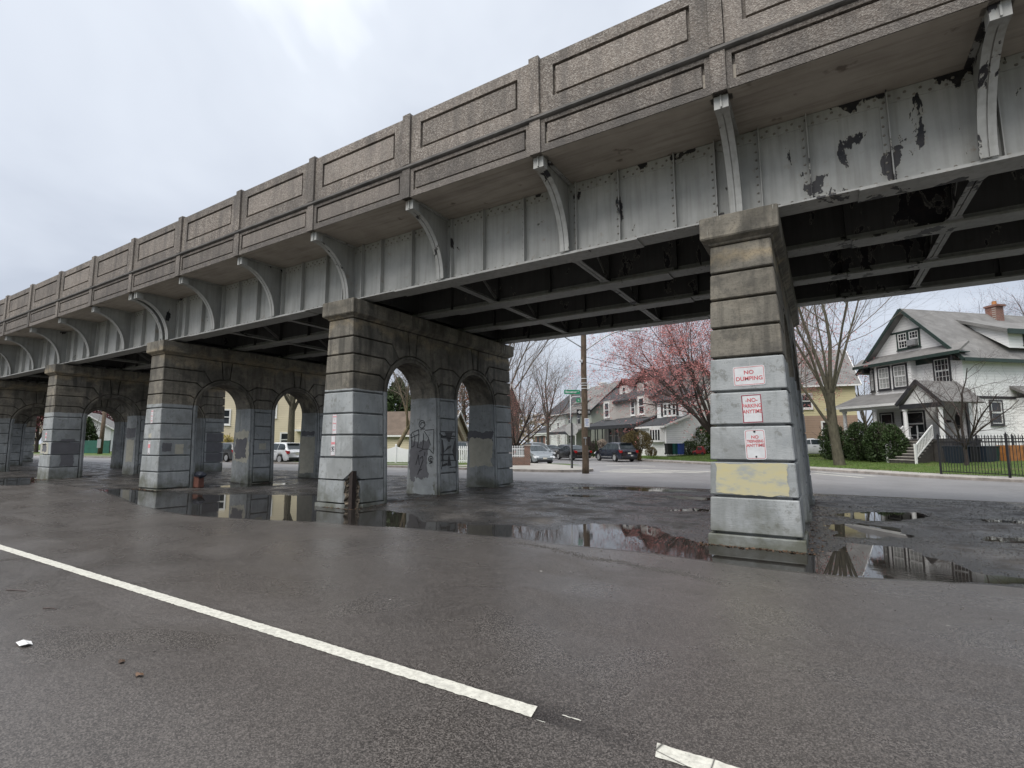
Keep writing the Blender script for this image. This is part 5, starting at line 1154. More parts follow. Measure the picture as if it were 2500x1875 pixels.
# --- seen through the arches
simple_house('beige_garage', 'beige sided garage with brown shingle roof behind a white vinyl fence', 1088, 47, 8.5, 6.0, .1, 2.55, 4.7, 'x', 'sid_beige', 'roof_b', [('F', 6.2, 1.6, .8, .7, 'white', False)], math.radians(18), ov=.35)
H, R = simple_house('beige_house', 'beige clapboard house behind the white parked SUV', 742, 56, 11, 9, .1, 8.0, 11, 'x', 'sid_beige', 'roof_b', [('F', 9.0, 2.0, .75, 1.4, 'white', False), ('F', 7.6, 5.2, .8, 1.5, 'white', False), ('F', 3.0, 4.4, .8, 1.5, 'white', False)], math.radians(42), ov=.35)
mb = MB(); mb.box(10.2, 12.2, -1.2, 0, 2.9, 3.1); mb.build('porch_hood', A['white'], H)
simple_house('grey_shed', 'low grey outbuilding behind the dark parked SUV', 566, 62, 8, 6, .1, 3.2, 5.0, 'x', 'sid_tan', 'roof', [], math.radians(48), ov=.3)
H, R = simple_house('white_bungalow', 'white house with low grey roof behind a green screened fence', 268, 96, 9, 9, .1, 4.6, 7.4, 'y', 'sid_white2', 'roof', [('F', 2.2, 3.0, .7, 1.8, 'charcoal', False), ('F', 4.6, 3.0, .7, 1.8, 'charcoal', False)], math.radians(55), ov=.6)

# ------------------------------------------------------------------ fences, pillars
def picket_fence(name, label, a, b, z, h, npan, mat, style, zslope=0.0, group=None):
    a = Vector((*a, 0)); b = Vector((*b, 0)); L = (b-a).length; rz = math.atan2(b.y-a.y, b.x-a.x)
    F = thing(name, label, 'fence', (a.x, a.y, z), rz, group); pw = L/npan
    if style == 'iron':
        mb = MB(); mb.box(-.035, .035, -.035, .035, -.1, h); mb.box(-.05, .05, -.05, .05, h, h+.03); mb.lathe([(.02, h+.03), (.035, h+.06), (.015, h+.1), (.02, h+.13)], 8); post = mb.mesh('post', A[mat])
        mb = MB(); mb.box(-.009, .009, -.009, .009, .1, h-.07); mb.prism([(-.016, -.016), (.016, -.016), (.016, .016), (-.016, .016)], lambda p: (p[0], p[1], h-.07), lambda p: (p[0]*.1, p[1]*.1, h+.03)); pk = mb.mesh('picket', A[mat])
        for i in range(npan+1): link('post', post, F, (i*pw, 0, 0))
        for z_ in (.14, h-.32, h-.16): mb = MB(); mb.box(0, L, -.016, .016, z_-.018, z_+.018); mb.build('rail', A[mat], F)
        n = int(L/.125)
        for i in range(1, n): link('picket', pk, F, (L*i/n, 0, 0))
    elif style == 'vinyl':
        mb = MB(); mb.box(-.06, .06, -.06, .06, -.1, h+.1); mb.prism([(-.07, -.07), (.07, -.07), (.07, .07), (-.07, .07)], lambda p: (p[0], p[1], h+.1), lambda p: (p[0]*.1, p[1]*.1, h+.17)); post = mb.mesh('post', A[mat])
        for i in range(npan+1): link('post', post, F, (i*pw, 0, 0))
        for i in range(npan):
            top = [(pw*(k/10), h-.22*math.sin(math.pi*k/10)) for k in range(11)]; mb = MB(); mb.prism([(0.05, .05), (pw-.05, .05)]+[(min(max(x, .05), pw-.05), zz) for x, zz in top[::-1]], lambda p: (i*pw+p[0], .02, p[1]), lambda p: (i*pw+p[0], -.02, p[1])); mb.build('panel', A[mat], F)
    elif style == 'board':
        for i in range(npan):
            mb = MB(); mb.box(i*pw+.01, (i+1)*pw-.01, -.02, .02, .05, h); mb.build('panel', A[mat], F)
        for i in range(npan+1): mb = MB(); mb.box(i*pw-.04, i*pw+.04, .03, .11, -.1, h+.05); mb.build('post', A['charcoal'], F)
    elif style == 'picket':
        for i in range(npan+1): mb = MB(); mb.box(i*pw-.06, i*pw+.06, -.06, .06, -.1, h+.12); mb.build('post', A[mat], F)
        n = int(L/.14); mb = MB(); mb.prism([(-.04, .06), (.04, .06), (.04, h-.05), (0, h), (-.04, h-.05)], lambda p: (p[0], .012, p[1]), lambda p: (p[0], -.012, p[1])); pk = mb.mesh('picket', A[mat])
        for i in range(1, n): link('picket', pk, F, (L*i/n, -.03, 0))
        for z_ in (.2, h-.25): mb = MB(); mb.box(0, L, -.018, .03, z_-.04, z_+.04); mb.build('rail', A[mat], F)
    return F
f0, f1 = AD(2291, 1082.7, 25.0), AD(2456.5, 1082.7, 22.3)
dd = (f1-f0); dd.z = 0; dd.normalize(); fe = f1+dd*5.6
picket_fence('iron_fence', 'black iron picket fence running along the pavement by the corner lawn', (f0.x, f0.y), (fe.x, fe.y), .13, 1.85, 3, 'black', 'iron')
fb0, fb1 = AD(2300, 1082.7, 31.0), AD(2560, 1082.7, 30.5)
picket_fence('iron_fence', 'black iron picket fence standing behind the small crooked tree', (fb0.x, fb0.y), (fb1.x, fb1.y), .30, 1.75, 3, 'black', 'iron')
w0, w1 = AD(905, 1082.7, 40), AD(1095, 1082.7, 39)
picket_fence('vinyl_fence', 'white vinyl privacy fence with scalloped top before the beige garage', (w0.x, w0.y), (w1.x, w1.y), .13, 1.25, 3, 'vinyl', 'vinyl')
w0, w1 = AD(1100, 1082.7, 38.5), AD(1200, 1082.7, 38)
picket_fence('white_gate', 'white picket gate beside the scalloped vinyl fence', (w0.x, w0.y), (w1.x, w1.y), .13, 1.3, 2, 'vinyl', 'picket')
w0, w1 = AD(150, 1082.7, 79), AD(268, 1082.7, 77)
picket_fence('screen_fence', 'dark green screened fence before the white bungalow', (w0.x, w0.y), (w1.x, w1.y), .0, 2.05, 4, 'green_fence', 'board')
def brick_pillar():
    p = AD(1287, 1082.7, 35.2); q = AD(1215, 1082.7, 35.0); rz = math.atan2(p.y-q.y, p.x-q.x); L = (p-q).length
    P = thing('brick_pillar_wall', 'low brown brick garden wall with corner pillar and white railing', 'wall', (p.x, p.y, .13), rz)
    mb = MB(); mb.box(-.19, .19, -.19, .19, -.1, 1.3); mb.build('pillar', A['brick_b'], P); mb = MB(); mb.box(-.23, .23, -.23, .23, 1.3, 1.4); mb.build('cap', A['kerb'], P)
    mb = MB(); mb.box(-L, -.19, -.13, .13, -.1, .55); mb.build('wall', A['brick_b'], P)
    n = 14; mb = MB(); mb.box(-.018, .018, -.018, .018, .55, 1.2); mb.lathe([(.012, 1.2), (.03, 1.26), (.004, 1.33)], 6); pk = mb.mesh('baluster', A['vinyl'])
    for i in range(n): link('baluster', pk, P, (-.3-i*(L-.4)/n, 0, 0))
    mb = MB(); mb.box(-L, -.19, -.02, .02, 1.08, 1.13); mb.box(-L, -.19, -.02, .02, .62, .67); mb.build('rail', A['vinyl'], P)
brick_pillar()
# ------------------------------------------------------------------ poles and street signs
def utility_pole():
    b = AD(1428.5, 1082.7, 27.9); P = thing('utility_pole', 'weathered wooden utility pole on the corner with curved lamp arms', 'utility pole', (b.x, b.y, .12), YAW)
    rs = random.Random(2); mb = MB(); n = 24; pts = [(.012*math.sin(i*.9), .01*math.cos(i*1.3), -.2+11.2*i/n) for i in range(n+1)]; mb.tube(pts, [.185-.06*i/n+rs.uniform(-.004, .004) for i in range(n+1)], 14); mb.build('pole', A['wood_pole'], P, smooth=True)
    for k, (sx, L, z0, z1) in enumerate(((1, 2.4, 6.6, 7.75), (-1, 2.6, 6.75, 8.4))):
        mb = MB(); pts = [(sx*(.12+L*t), -.1, z0+(z1-z0)*(math.sin(t*math.pi/2) if sx > 0 else t)) for t in [i/12 for i in range(13)]]; mb.tube(pts, .035, 8); mb.build('lamp_arm', A['metal'], P, smooth=True)
        e = pts[-1]; mb = MB(); mb.prism([(-.08, -.1), (.62, -.14), (.66, 0), (.62, .14), (-.08, .1)], lambda p: (e[0]+sx*p[0], e[1]+p[1], e[2]-.07), lambda p: (e[0]+sx*p[0], e[1]+p[1]*.7, e[2]+.07)); mb.build('lamp_head', A['metal'], P)
    for z in (4.45, 4.62, 4.75, 5.0): mb = MB(); mb.lathe([(.178, z), (.178, z+.035)], 14); mb.build('pole_band', A['signwhite'], P)
    mb = MB(); mb.box(-.2, -.1, -.22, -.1, 5.9, 6.05); mb.tube([(-.15, -.18, 5.98), (-.3, -.25, 6.0)], .04, 6); mb.build('insulator', A['signwhite'], P)
    mb = MB(); mb.box(.12, .28, -.14, .06, 1.35, 1.85); mb.build('meter_box', A['rust'], P)
    mb = MB(); mb.box(-.12, .08, -.205, -.19, 1.75, 1.82); mb.box(-.02, .02, -.2, -.19, 1.4, 1.75); mb.build('pole_bracket', A['metal'], P)
    s = thing('one_way_sign', 'black and white ONE WAY arrow sign behind the utility pole', 'sign', (b.x+.0*_rt.x-_fw.x*-.25, b.y+_fw.y*.25, 3.32), YAW)
    mb = MB(); mb.box(-.40, .36, 0, .008, -.15, .15); mb.build('panel', A['black'], s)
    mb = MB(); mb.prism([(-.36, 0), (-.22, -.11), (-.22, -.07), (.32, -.07), (.32, .07), (-.22, .07), (-.22, .11)], lambda p: (p[0], -.001, p[1]), lambda p: (p[0], -.004, p[1])); mb.build('arrow', A['signwhite'], s)
    link('lettering', text_mesh('ONE WAY', .095, A['black'], 1.0, .003), s, (.06, -.0055, 0))
    mb = MB(); mb.box(-.03, .03, -.1, .0, -.05, .05); mb.build('clamp', A['metal'], s)
    q = thing('paper_notice', 'white paper notice with blue print stapled to the utility pole', 'notice', (b.x+_rt.x*.07-_fw.x*.18, b.y+_rt.y*.07-_fw.y*.18, 2.72), YAW+.12)
    mb = MB(); mb.box(-.12, .17, 0, .004, -.24, .24); mb.build('sheet', A['paper'], q)
    mb = MB()
    for i, (x0, x1) in enumerate(((-.06, .12), (-.07, .1), (-.05, .12), (-.07, .07), (-.04, .11))): mb.box(x0, x1, -.002, -.0005, .15-i*.075, .185-i*.075)
    mb.build('print', A['bluetext'], q)
    # overhead wires to the right
    for z, r, e in ((6.35, .012, 7.2), (6.05, .012, 6.9), (8.2, .012, 9.4)):
        w = MB(); a = Vector((b.x+.1, b.y, z)); c = AD(1900, 1082.7, 46); c.z = e; w.tube([a.lerp(c, t)-Vector((0, 0, .5*math.sin(math.pi*t))) for t in [i/10 for i in range(11)]], r, 5); o = w.build('overhead_wire', A['wire']); tag(o, {6.35: 'thin black overhead wire from the corner utility pole, upper of the close pair', 6.05: 'thin black overhead wire from the corner utility pole, lower of the close pair', 8.2: 'thin black overhead wire leaving the top of the corner utility pole'}[z], 'wire')
utility_pole()
def street_sign():
    b = AD(1394, 1082.7, 31.2); P = thing('street_name_sign', 'tall grey pole with green street name blades reading Bessemer St', 'street sign', (b.x, b.y, .12), YAW)
    mb = MB(); mb.tube([(0, 0, -.1), (0, 0, 5.2)], .038, 10); mb.build('pole', A['metal'], P, smooth=True)
    mb = MB(); mb.tube([(0, 0, 5.15), (-.5, 0, 5.4), (-1.2, 0, 5.75)], .015, 6); mb.build('guy_wire', A['metal'], P)
    mb = MB(); mb.tube([(0, 0, 4.15), (.12, 0, 4.32), (.6, 0, 4.35)], .03, 8); mb.build('blade_arm', A['signwhite'], P)
    for x0, x1, z, t, sx in ((-.38, .58, 4.62, 'Bessemer', .9), (.36, .62, 4.1, 'St', .9)):
        mb = MB(); mb.box(x0, x1, -.055, -.045, z-.13, z+.13); o = mb.build('blade', A['green_sign'], P)
        me = text_mesh(t, .2 if len(t) > 3 else .14, A['signwhite'], sx, .004); link('lettering', me, o, ((x0+x1)/2-(.06 if len(t) > 3 else 0), -.058, z))
        if len(t) > 3: link('lettering', text_mesh('St', .1, A['signwhite'], .9, .003), o, (x1-.1, -.058, z+.04))
    c = AD(1396.5, 1082.7, 31.0); S = thing('stop_sign', 'grey back of an octagonal stop sign on a black post', 'stop sign', (c.x, c.y, .12), YAW)
    mb = MB(); mb.box(-.04, .04, -.03, .03, -.1, 2.72); mb.build('post', A['black'], S)
    mb = MB(); mb.prism([(.405*math.cos(math.radians(22.5+45*i)), 2.33+.405*math.sin(math.radians(22.5+45*i))) for i in range(8)], lambda p: (p[0], .04, p[1]), lambda p: (p[0], .034, p[1])); mb.build('sign_plate', A['signback'], S)
street_sign()
b = AD(246, 1082.7, 72); P = thing('lamp_pole', 'dark utility pole with white top box before the green screened fence', 'utility pole', (b.x, b.y, 0), YAW)
mb = MB(); mb.tube([(0, 0, -.2), (.15, 0, 6.5)], [.3, .22], 10); mb.build('pole', A['wood_pole'], P, smooth=True); mb = MB(); mb.box(-.7, .15, -.2, .2, 6.2, 6.5); mb.build('lamp_head', A['signwhite'], P); mb = MB(); mb.box(-.24, .26, -.34, -.28, 1.0, 2.2); mb.build('wrap', A['metal'], P)

# ------------------------------------------------------------------ cars
def interp(tab, x):
    if x <= tab[0][0]: return tab[0][1]
    for (a, va), (b, vb) in zip(tab[:-1], tab[1:]):
        if x <= b: t = (x-a)/(b-a); return va+(vb-va)*t
    return tab[-1][1]
STY = {
 'suv': dict(L=4.75, W=1.88, H=1.70, belt=[(0, .88), (.02, 1.02), (.10, 1.06), (.72, .99), (.76, 1.02), (.95, .86), (.985, .74), (1, .62)],
     roof=[(0, .88), (.02, 1.02), (.035, 1.07), (.13, 1.60), (.2, 1.66), (.42, 1.70), (.56, 1.64), (.76, 1.03), (.95, .87), (.985, .75), (1, .62)], g=(.035, .13, .56, .745), wx=(.205, .80), wr=.36, side=((.09, .28), (.29, .47), (.48, .70))),
 'sedan': dict(L=4.75, W=1.82, H=1.45, belt=[(0, .80), (.02, .95), (.18, 1.0), (.25, .97), (.68, .91), (.74, .93), (.95, .74), (.985, .64), (1, .52)],
     roof=[(0, .80), (.02, .95), (.17, 1.0), (.33, 1.38), (.42, 1.44), (.5, 1.45), (.58, 1.40), (.745, .94), (.95, .75), (.985, .65), (1, .52)], g=(.175, .33, .585, .735), wx=(.20, .79), wr=.33, side=((.26, .42), (.43, .68))),
 'hatch': dict(L=4.45, W=1.76, H=1.49, belt=[(0, .78), (.02, .98), (.2, 1.0), (.68, .93), (.78, .95), (.95, .74), (.985, .62), (1, .5)],
     roof=[(0, .78), (.02, .98), (.05, 1.04), (.16, 1.40), (.3, 1.47), (.45, 1.49), (.57, 1.43), (.785, .96), (.95, .75), (.985, .63), (1, .5)], g=(.05, .16, .575, .775), wx=(.19, .80), wr=.32, side=((.13, .32), (.33, .5), (.51, .70)))}
def car(name, label, loc, heading, style, paint, group='cars parked along the street', plate_c='plate', chrome=False):
    S = STY[style]; L, W = S['L'], S['W']; C = thing(name, label, 'car', loc, heading, group)
    xs = sorted(set([i/60 for i in range(61)]+[.02, .035, .13, .985, .995, .56, .745]))
    wx = [w*L for w in S['wx']]; wr = S['wr']
    def halfw(f): return W/2*interp([(0, .84), (.02, .92), (.08, .975), (.2, 1), (.8, 1), (.92, .96), (.98, .84), (1, .74)], f)
    def sect(f):
        x = f*L; hwid = halfw(f); zb = interp(S['belt'], f); zr = max(interp(S['roof'], f), zb+.002); z0 = .24 if .03 < f < .97 else .30
        for w in wx:
            d = abs(x-w); R = wr+.06
            if d < R: z0 = max(z0, wr+math.sqrt(max(0, R*R-d*d))*.98)
        z0 = min(z0, zb-.06); zm = z0+(zb-z0)*.55; wroof = max(.35, hwid*.955-(zr-zb)*.40)
        return [(hwid*.95, z0), (hwid, min(z0+.08, zb-.04)), (hwid*1.005, zm), (hwid*.965, zb), (wroof+.03, zr-.05 if zr-zb > .1 else zb+(zr-zb)*.5), (wroof-.09, zr-.005 if zr-zb > .1 else zr), (0, zr+.02)]
    vs = []; fs = []; secs = [sect(f) for f in xs]; n = len(xs); k = 13
    for f, q in zip(xs, secs):
        x = f*L-L/2; row = [(x, -y, z) for y, z in q]+[(x, y, z) for y, z in q[:-1][::-1]]; vs += row
    for i in range(n-1):
        for j in range(k-1): fs.append((i*k+j, i*k+j+1, (i+1)*k+j+1, (i+1)*k+j))
    fs.append(tuple(range(k))); fs.append(tuple((n-1)*k+j for j in range(k-1, -1, -1)))
    mb = MB().add(vs, fs); mb.build('body', paint, C, smooth=True)
    mb = MB(); mb.box(-L/2+.35, L/2-.35, -W/2*.86, W/2*.86, .2, .62); mb.box(-L/2+.1, L/2-.12, -W/2*.8, W/2*.8, .22, .4); mb.build('underbody', A['plastic'], C)
    # glass
    def sidept(f, t, sg):
        q = sect(f); (y0, z0), (y1, z1) = q[3], q[4]; t = .06+t*.86; return (f*L-L/2, sg*(y0+(y1-y0)*t+.008), z0+(z1-z0)*t+.004)
    for sg in (-1, 1):
        for a, b in S['side']:
            m = 6; mb = MB(); v = []
            for i in range(m+1):
                f = a+(b-a)*i/m; v += [sidept(f, 0.02, sg), sidept(f, 1.0, sg)]
            fc = [(2*i, 2*i+1, 2*i+3, 2*i+2) for i in range(m)]; mb.add(v, fc if sg > 0 else [q[::-1] for q in fc]); mb.build('side_window', A['cglass'], C)
    for a, b, nm in ((S['g'][0], S['g'][1], 'rear_window'), (S['g'][2], S['g'][3], 'windscreen')):
        v = []; m = 6; mb = MB()
        for i in range(m+1):
            f = a+(b-a)*(.06+.88*i/m); q = sect(f); w = q[5][0]*.96; z = q[5][1]+.02
            for s in (-1, -.5, 0, .5, 1): v.append((f*L-L/2, s*w, z+.012*(1-abs(s))+.004))
        mb.add(v, [(5*i+j, 5*i+j+1, 5*i+j+6, 5*i+j+5) for i in range(m) for j in range(4)]); mb.build(nm, A['cglass'], C)
    # wheels
    for w in wx:
        for sg in (-1, 1):
            mb = MB(); y = sg*(W/2-.11); prof = [(wr*.62, -.1), (wr*.93, -.1), (wr, -.06), (wr, .06), (wr*.93, .1), (wr*.62, .1)]; mb.lathe(prof, 22, (0, 0, 0), 'y'); t = mb.mesh('wheel', A['tyre'], True)
            o = link('wheel', t, C, (w-L/2, y, wr))
            mb = MB(); mb.lathe([(wr*.64, -.03), (wr*.64, .03)], 20, (0, sg*.07, 0), 'y'); mb.build('hub', A['plastic'], o)
            mb = MB()
            for i in range(5):
                t_ = 2*math.pi*i/5+.3; mb.bar((0, sg*.108, 0), (wr*.62*math.cos(t_), sg*.104, wr*.62*math.sin(t_)), .075, .02, (0, 1, 0))
            mb.lathe([(wr*.60, -.012), (wr*.66, -.012), (wr*.66, .012), (wr*.60, .012)], 20, (0, sg*.102, 0), 'y'); mb.build('rim', A['rim'], o)
    # lamps, plates, bumpers, mirrors, handles
    zb = interp(S['belt'], .03)
    for sg in (-1, 1):
        mb = MB(); mb.prism([(-L/2-.015, zb-.22), (-L/2-.01, zb-.02), (-L/2+.32, zb+.0), (-L/2+.2, zb-.1), (-L/2+.06, zb-.26)], lambda p: (p[0], sg*halfw(.02)*.80, p[1]), lambda p: (p[0], sg*halfw(.06)*1.012, p[1])); mb.build('tail_light', A['red_lamp'], C)
        z = interp(S['belt'], .95); mb = MB(); mb.prism([(L/2-.02, z-.24), (L/2-.05, z-.1), (L/2-.5, z+.0), (L/2-.42, z-.1)], lambda p: (p[0], sg*halfw(.97)*.60, p[1]), lambda p: (p[0], sg*halfw(.93)*1.0, p[1])); mb.build('headlight', A['lamp_clear'], C)
        fm = S['g'][3]-.055; q = sect(fm); mb = MB(); mb.box(fm*L-L/2-.06, fm*L-L/2+.08, sg*(q[3][0]+.11)-.1, sg*(q[3][0]+.11)+.1, q[3][1]+.03, q[3][1]+.17); mb.build('mirror', paint, C, bevel=.03)
        for a, b in S['side'][-2:]:
            q = sect(a+.02); mb = MB(); x = (a+.03)*L-L/2; mb.box(x-.02, x+.14, sg*(q[3][0]+.02)-.012, sg*(q[3][0]+.02)+.012, q[3][1]-.12, q[3][1]-.085); mb.build('door_handle', A['plastic'], C)
        if chrome: mb = MB(); mb.box(-.95, .85, sg*W/2*1.005-.012, sg*W/2*1.005+.012, .40, .45); mb.build('side_strip', A['rim'], C)
    mb = MB(); mb.box(-L/2-.035, -L/2+.2, -W/2*.8, W/2*.8, .30, .50); mb.build('rear_bumper', A['plastic'], C, bevel=.03); mb = MB(); mb.box(L/2-.25, L/2+.02, -W/2*.70, W/2*.70, .26, .42); mb.build('grille', A['plastic'], C, bevel=.03)
    mb = MB(); mb.box(-L/2-.03, -L/2-.012, -.16, .16, .70, .82); mb.build('number_plate', A[plate_c], C); mb = MB(); mb.box(L/2+.012, L/2+.026, -.16, .16, .44, .55); mb.build('number_plate', A[plate_c], C)
    if style == 'suv':
        f = S['g'][1]; mb = MB(); mb.box(f*L-L/2-.22, f*L-L/2+.05, -W/2*.62, W/2*.62, 1.61, 1.65); mb.build('roof_spoiler', paint, C, bevel=.015)
    return C
navy = m_carpaint('car_dark_blue', (0.012, 0.016, 0.028)); blk = m_carpaint('car_black', (0.010, 0.010, 0.012)); slv = m_carpaint('car_silver_blue', (0.20, 0.225, 0.245)); wht = m_carpaint('car_white', (0.62, 0.64, 0.66)); dgr = m_carpaint('car_dark_grey', (0.05, 0.052, 0.055))
hd = math.atan2(.63, -.777)
def car_at(u, D, hdg, *a, dz=0.0, **k):
    p = AD(u, 1082.7, D); return lambda name, label, style, paint: car(name, label, (p.x, p.y, dz), hdg, style, paint, **k)
car_at(1501, 47.0, hd, chrome=True)('parked_suv', 'dark navy SUV parked beside the mushroom-shaped bronze bush', 'suv', navy)
car_at(1397, 50.5, hd)('parked_sedan', 'black sedan with lit red tail lamp behind the stop sign post', 'sedan', blk)
car_at(1338, 56.5, hd)('parked_sedan', 'dark sedan parked nose-out ahead of the black sedan', 'sedan', dgr)
car_at(1303, 40.8, hd+math.pi)('parked_hatchback', 'silver-blue hatchback facing out beside the brown brick pillar', 'hatch', slv)
car_at(1311, 50.5, hd+math.pi)('parked_suv', 'pale grey SUV parked behind the silver-blue hatchback', 'suv', slv)
car_at(1378, 60, hd)('parked_sedan', 'dark green-tinted car mostly hidden behind the two black sedans', 'hatch', blk)
p = G(683, 1131.7); car('parked_suv', 'white SUV with red wraparound tail lamps before the beige house', (p.x-1.45, p.y+.9, 0), math.pi, 'suv', wht, 'cars parked along the street')
p = G(552, 1128); car('parked_suv', 'dark grey SUV with silver wheels before the rust-leaved tree', (p.x-1.4, p.y+.9, 0), math.pi, 'suv', dgr, 'cars parked along the street')
p = AD(2512, 1082.7, 22.2); car('parked_car', 'white car just showing its nose past the iron fence', (p.x+1.9, p.y-1.3, .0), math.atan2(.63, -.777), 'hatch', wht, 'cars parked along the street')
p = AD(1985, 1082.7, 42); car('parked_sedan', 'white sedan in the driveway of the yellow house', (p.x, p.y, .55), math.radians(15), 'sedan', wht, 'cars parked along the street')
p = AD(1128, 1082.7, 46); car('parked_suv', 'dark SUV with pale roof behind the white picket gate', (p.x, p.y, .1), math.radians(160), 'suv', dgr, 'cars parked along the street')

# ------------------------------------------------------------------ trees
class Tree:
    def __init__(s, seed): s.r = random.Random(seed); s.br = []; s.tips = []
    def vec(s): return Vector((s.r.gauss(0, 1), s.r.gauss(0, 1), s.r.gauss(0, 1)))
    def limb(s, p, d, L, r0, lvl, maxl, up, wander, nch, cang, ratio, taper=.45, minr=.004):
        n = 6 if lvl < 2 else (4 if lvl < maxl else 3); pts = [p.copy()]; rad = [r0]; d = d.normalized()
        for i in range(1, n+1):
            d = (d+s.vec()*wander/n**.5+Vector((0, 0, up/n))).normalized(); p = p+d*(L/n); pts.append(p.copy()); rad.append(max(minr*.6, r0*(1-(1-taper)*i/n)))
        s.br.append((pts, rad, lvl))
        if lvl >= maxl: s.tips += [(pts[-1], d), (pts[-2], d)]; return
        k = nch[min(lvl, len(nch)-1)]
        for c in range(k):
            t = (.28+.72*(c+s.r.random()*.8)/k) if lvl > 0 else (.55+.45*(c+.5)/k); t = min(t, .999); i = int(t*n); f = t*n-i; q = pts[i].lerp(pts[i+1], f); dl = (pts[i+1]-pts[i]).normalized()
            a = math.radians(cang[min(lvl, len(cang)-1)]*s.r.uniform(.65, 1.3)); ax = dl.cross(s.vec()).normalized(); nd = Matrix.Rotation(a, 3, ax) @ dl
            rr = max(minr, rad[i]*ratio*s.r.uniform(.75, 1.05)); LL = L*s.r.uniform(.48, .78)*(1.05-.35*t)
            s.limb(q, nd, LL, rr, lvl+1, maxl, up, wander, nch, cang, ratio, taper, minr)
    def build(s, root, bark, twig, buds=None, bud_n=1, bud_s=.08, split=1):
        for nm, lo, hi, m in (('trunk', 0, split, bark), ('crown', split+1, 99, twig)):
            mb = MB()
            for pts, rad, l in s.br:
                if lo <= l <= hi: mb.tube(pts, rad, 10 if l == 0 else 7 if l == 1 else 5 if l == 2 else 3, cap=False)
            if mb.v: mb.build(nm, m, root, smooth=True)
        if buds:
            rs = np.random.RandomState(7); T = np.array([tuple(t[0]) for t in s.tips]); T = np.repeat(T, bud_n, 0)+rs.normal(0, bud_s*1.6, (len(T)*bud_n, 3)); n = len(T)
            d1 = rs.normal(0, 1, (n, 3)); d1 /= np.linalg.norm(d1, axis=1)[:, None]; d2 = np.cross(d1, rs.normal(0, 1, (n, 3))); d2 /= np.linalg.norm(d2, axis=1)[:, None]; sz = rs.uniform(.4, 1.1, (n, 1))*bud_s
            V = np.stack([T-d1*sz, T+d2*sz*.45, T+d1*sz, T-d2*sz*.45], 1).reshape(-1, 3); o = link('buds', np_mesh('buds', V, np.arange(4*n).reshape(-1, 4), buds), root); return o
def vase_tree():
    p = AD(2046, 1082.7, 33.0); R = thing('street_tree', 'bare vase-shaped street tree with several upright mossy stems', 'tree', (p.x, p.y, .17), 0); T = Tree(12)
    T.br.append(([Vector((0, 0, -.2)), Vector((.0, 0, .1)), Vector((-.1, 0, 1.2)), Vector((-.22, .05, 2.6)), Vector((-.25, .05, 4.0)), Vector((-.2, 0, 4.7))], [.42, .34, .29, .29, .27, .24], 0))
    for x, z, dx, dy, L, r in ((-.12, 2.1, -.75, .1, 8, .13), (-.25, 2.9, -.5, -.3, 9, .14), (-.25, 3.6, -.34, .4, 9.5, .14), (-.25, 4.3, -.12, .1, 10.5, .17), (-.18, 4.6, .06, -.1, 10.5, .17), (-.15, 4.5, .55, .1, 9, .13), (-.2, 4.4, .2, .6, 9, .12), (-.2, 4.5, -.2, -.6, 9, .12)):
        q = Vector((x, 0, z)); d = Vector((dx*.62*_rt.x-dy*.6*_rt.y, dx*.62*_rt.y+dy*.6*_rt.x, .85)); T.limb(q, d, L, r*.8, 1, 4, .55, .16, [0, 9, 7, 5], [40, 42, 45, 45], .42, .3)
    T.build(R, A['bark_m'], A['twig_l'])
vase_tree()
def generic_tree(name, label, p, H, r, seed, spread, nl=6, fork=.3, up=.35, maxl=4, bark='bark', twig='twig', buds=None, nch=(0, 8, 6, 5), wander=.22, lean=(0, 0), group=None, bud_n=1, bud_s=.08, base_ang=None):
    R = thing(name, label, 'tree', p, 0, group); T = Tree(seed); zf = H*fork; top = Vector((lean[0]*zf, lean[1]*zf, zf))
    T.br.append(([Vector((0, 0, -.15)), Vector((0, 0, .15)), top*.35+Vector((.03, 0, 0)), top*.7, top], [r*1.35, r*1.05, r*.9, r*.82, r*.75], 0))
    for i in range(nl):
        a = 2*math.pi*(i+T.r.random()*.6)/nl; sp = spread*T.r.uniform(.55, 1.15); d = Vector((math.cos(a)*sp+lean[0], math.sin(a)*sp+lean[1], 1)); q = top*(T.r.uniform(.72, 1.0))
        T.limb(q, d, H*(1-fork)*T.r.uniform(.75, 1.0), r*T.r.uniform(.36, .55), 1, maxl, up, wander, list(nch), [40, 45, 45, 45], .45, .3)
    T.limb(top, Vector((lean[0], lean[1], 1)), H*(1-fork), r*.6, 1, maxl, up, wander, list(nch), [40, 45, 45, 45], .45, .3)
    T.build(R, A[bark], A[twig], A[buds] if buds else None, bud_n, bud_s); return R
def at(u, D, z=.13): p = AD(u, 1082.7, D); return (p.x, p.y, z)
generic_tree('maple_tree', 'dark-barked maple with spreading limbs and red spring buds', at(1764, 43, .2), 12.5, .32, 5, 1.15, 10, .2, .22, 4, 'bark_d', 'twig', 'bud_red', (0, 10, 7, 6), .2, lean=(-.28, -.17), bud_n=7, bud_s=.07)
generic_tree('bare_tree', 'tall bare tree with grey trunk before the brick bungalow', at(1338, 62), 11.5, .22, 8, .75, 6, .38, .35, 4, 'bark', 'twig_l', None, (0, 8, 6, 5))
generic_tree('bare_tree', 'slender bare tree rising behind the brick pillar wall', at(1262, 58), 12, .16, 9, .6, 5, .3, .4, 4, 'bark', 'twig_l', None, (0, 8, 6, 5), bud_s=.05)
generic_tree('crabapple_tree', 'dark low-branching tree with wide crooked limbs behind the brick pillar wall', at(1255, 47), 6.5, .24, 31, 1.35, 9, .14, .25, 4, 'bark_d', 'twig', 'bud_pink', (0, 9, 6, 5), .3, bud_s=.05)
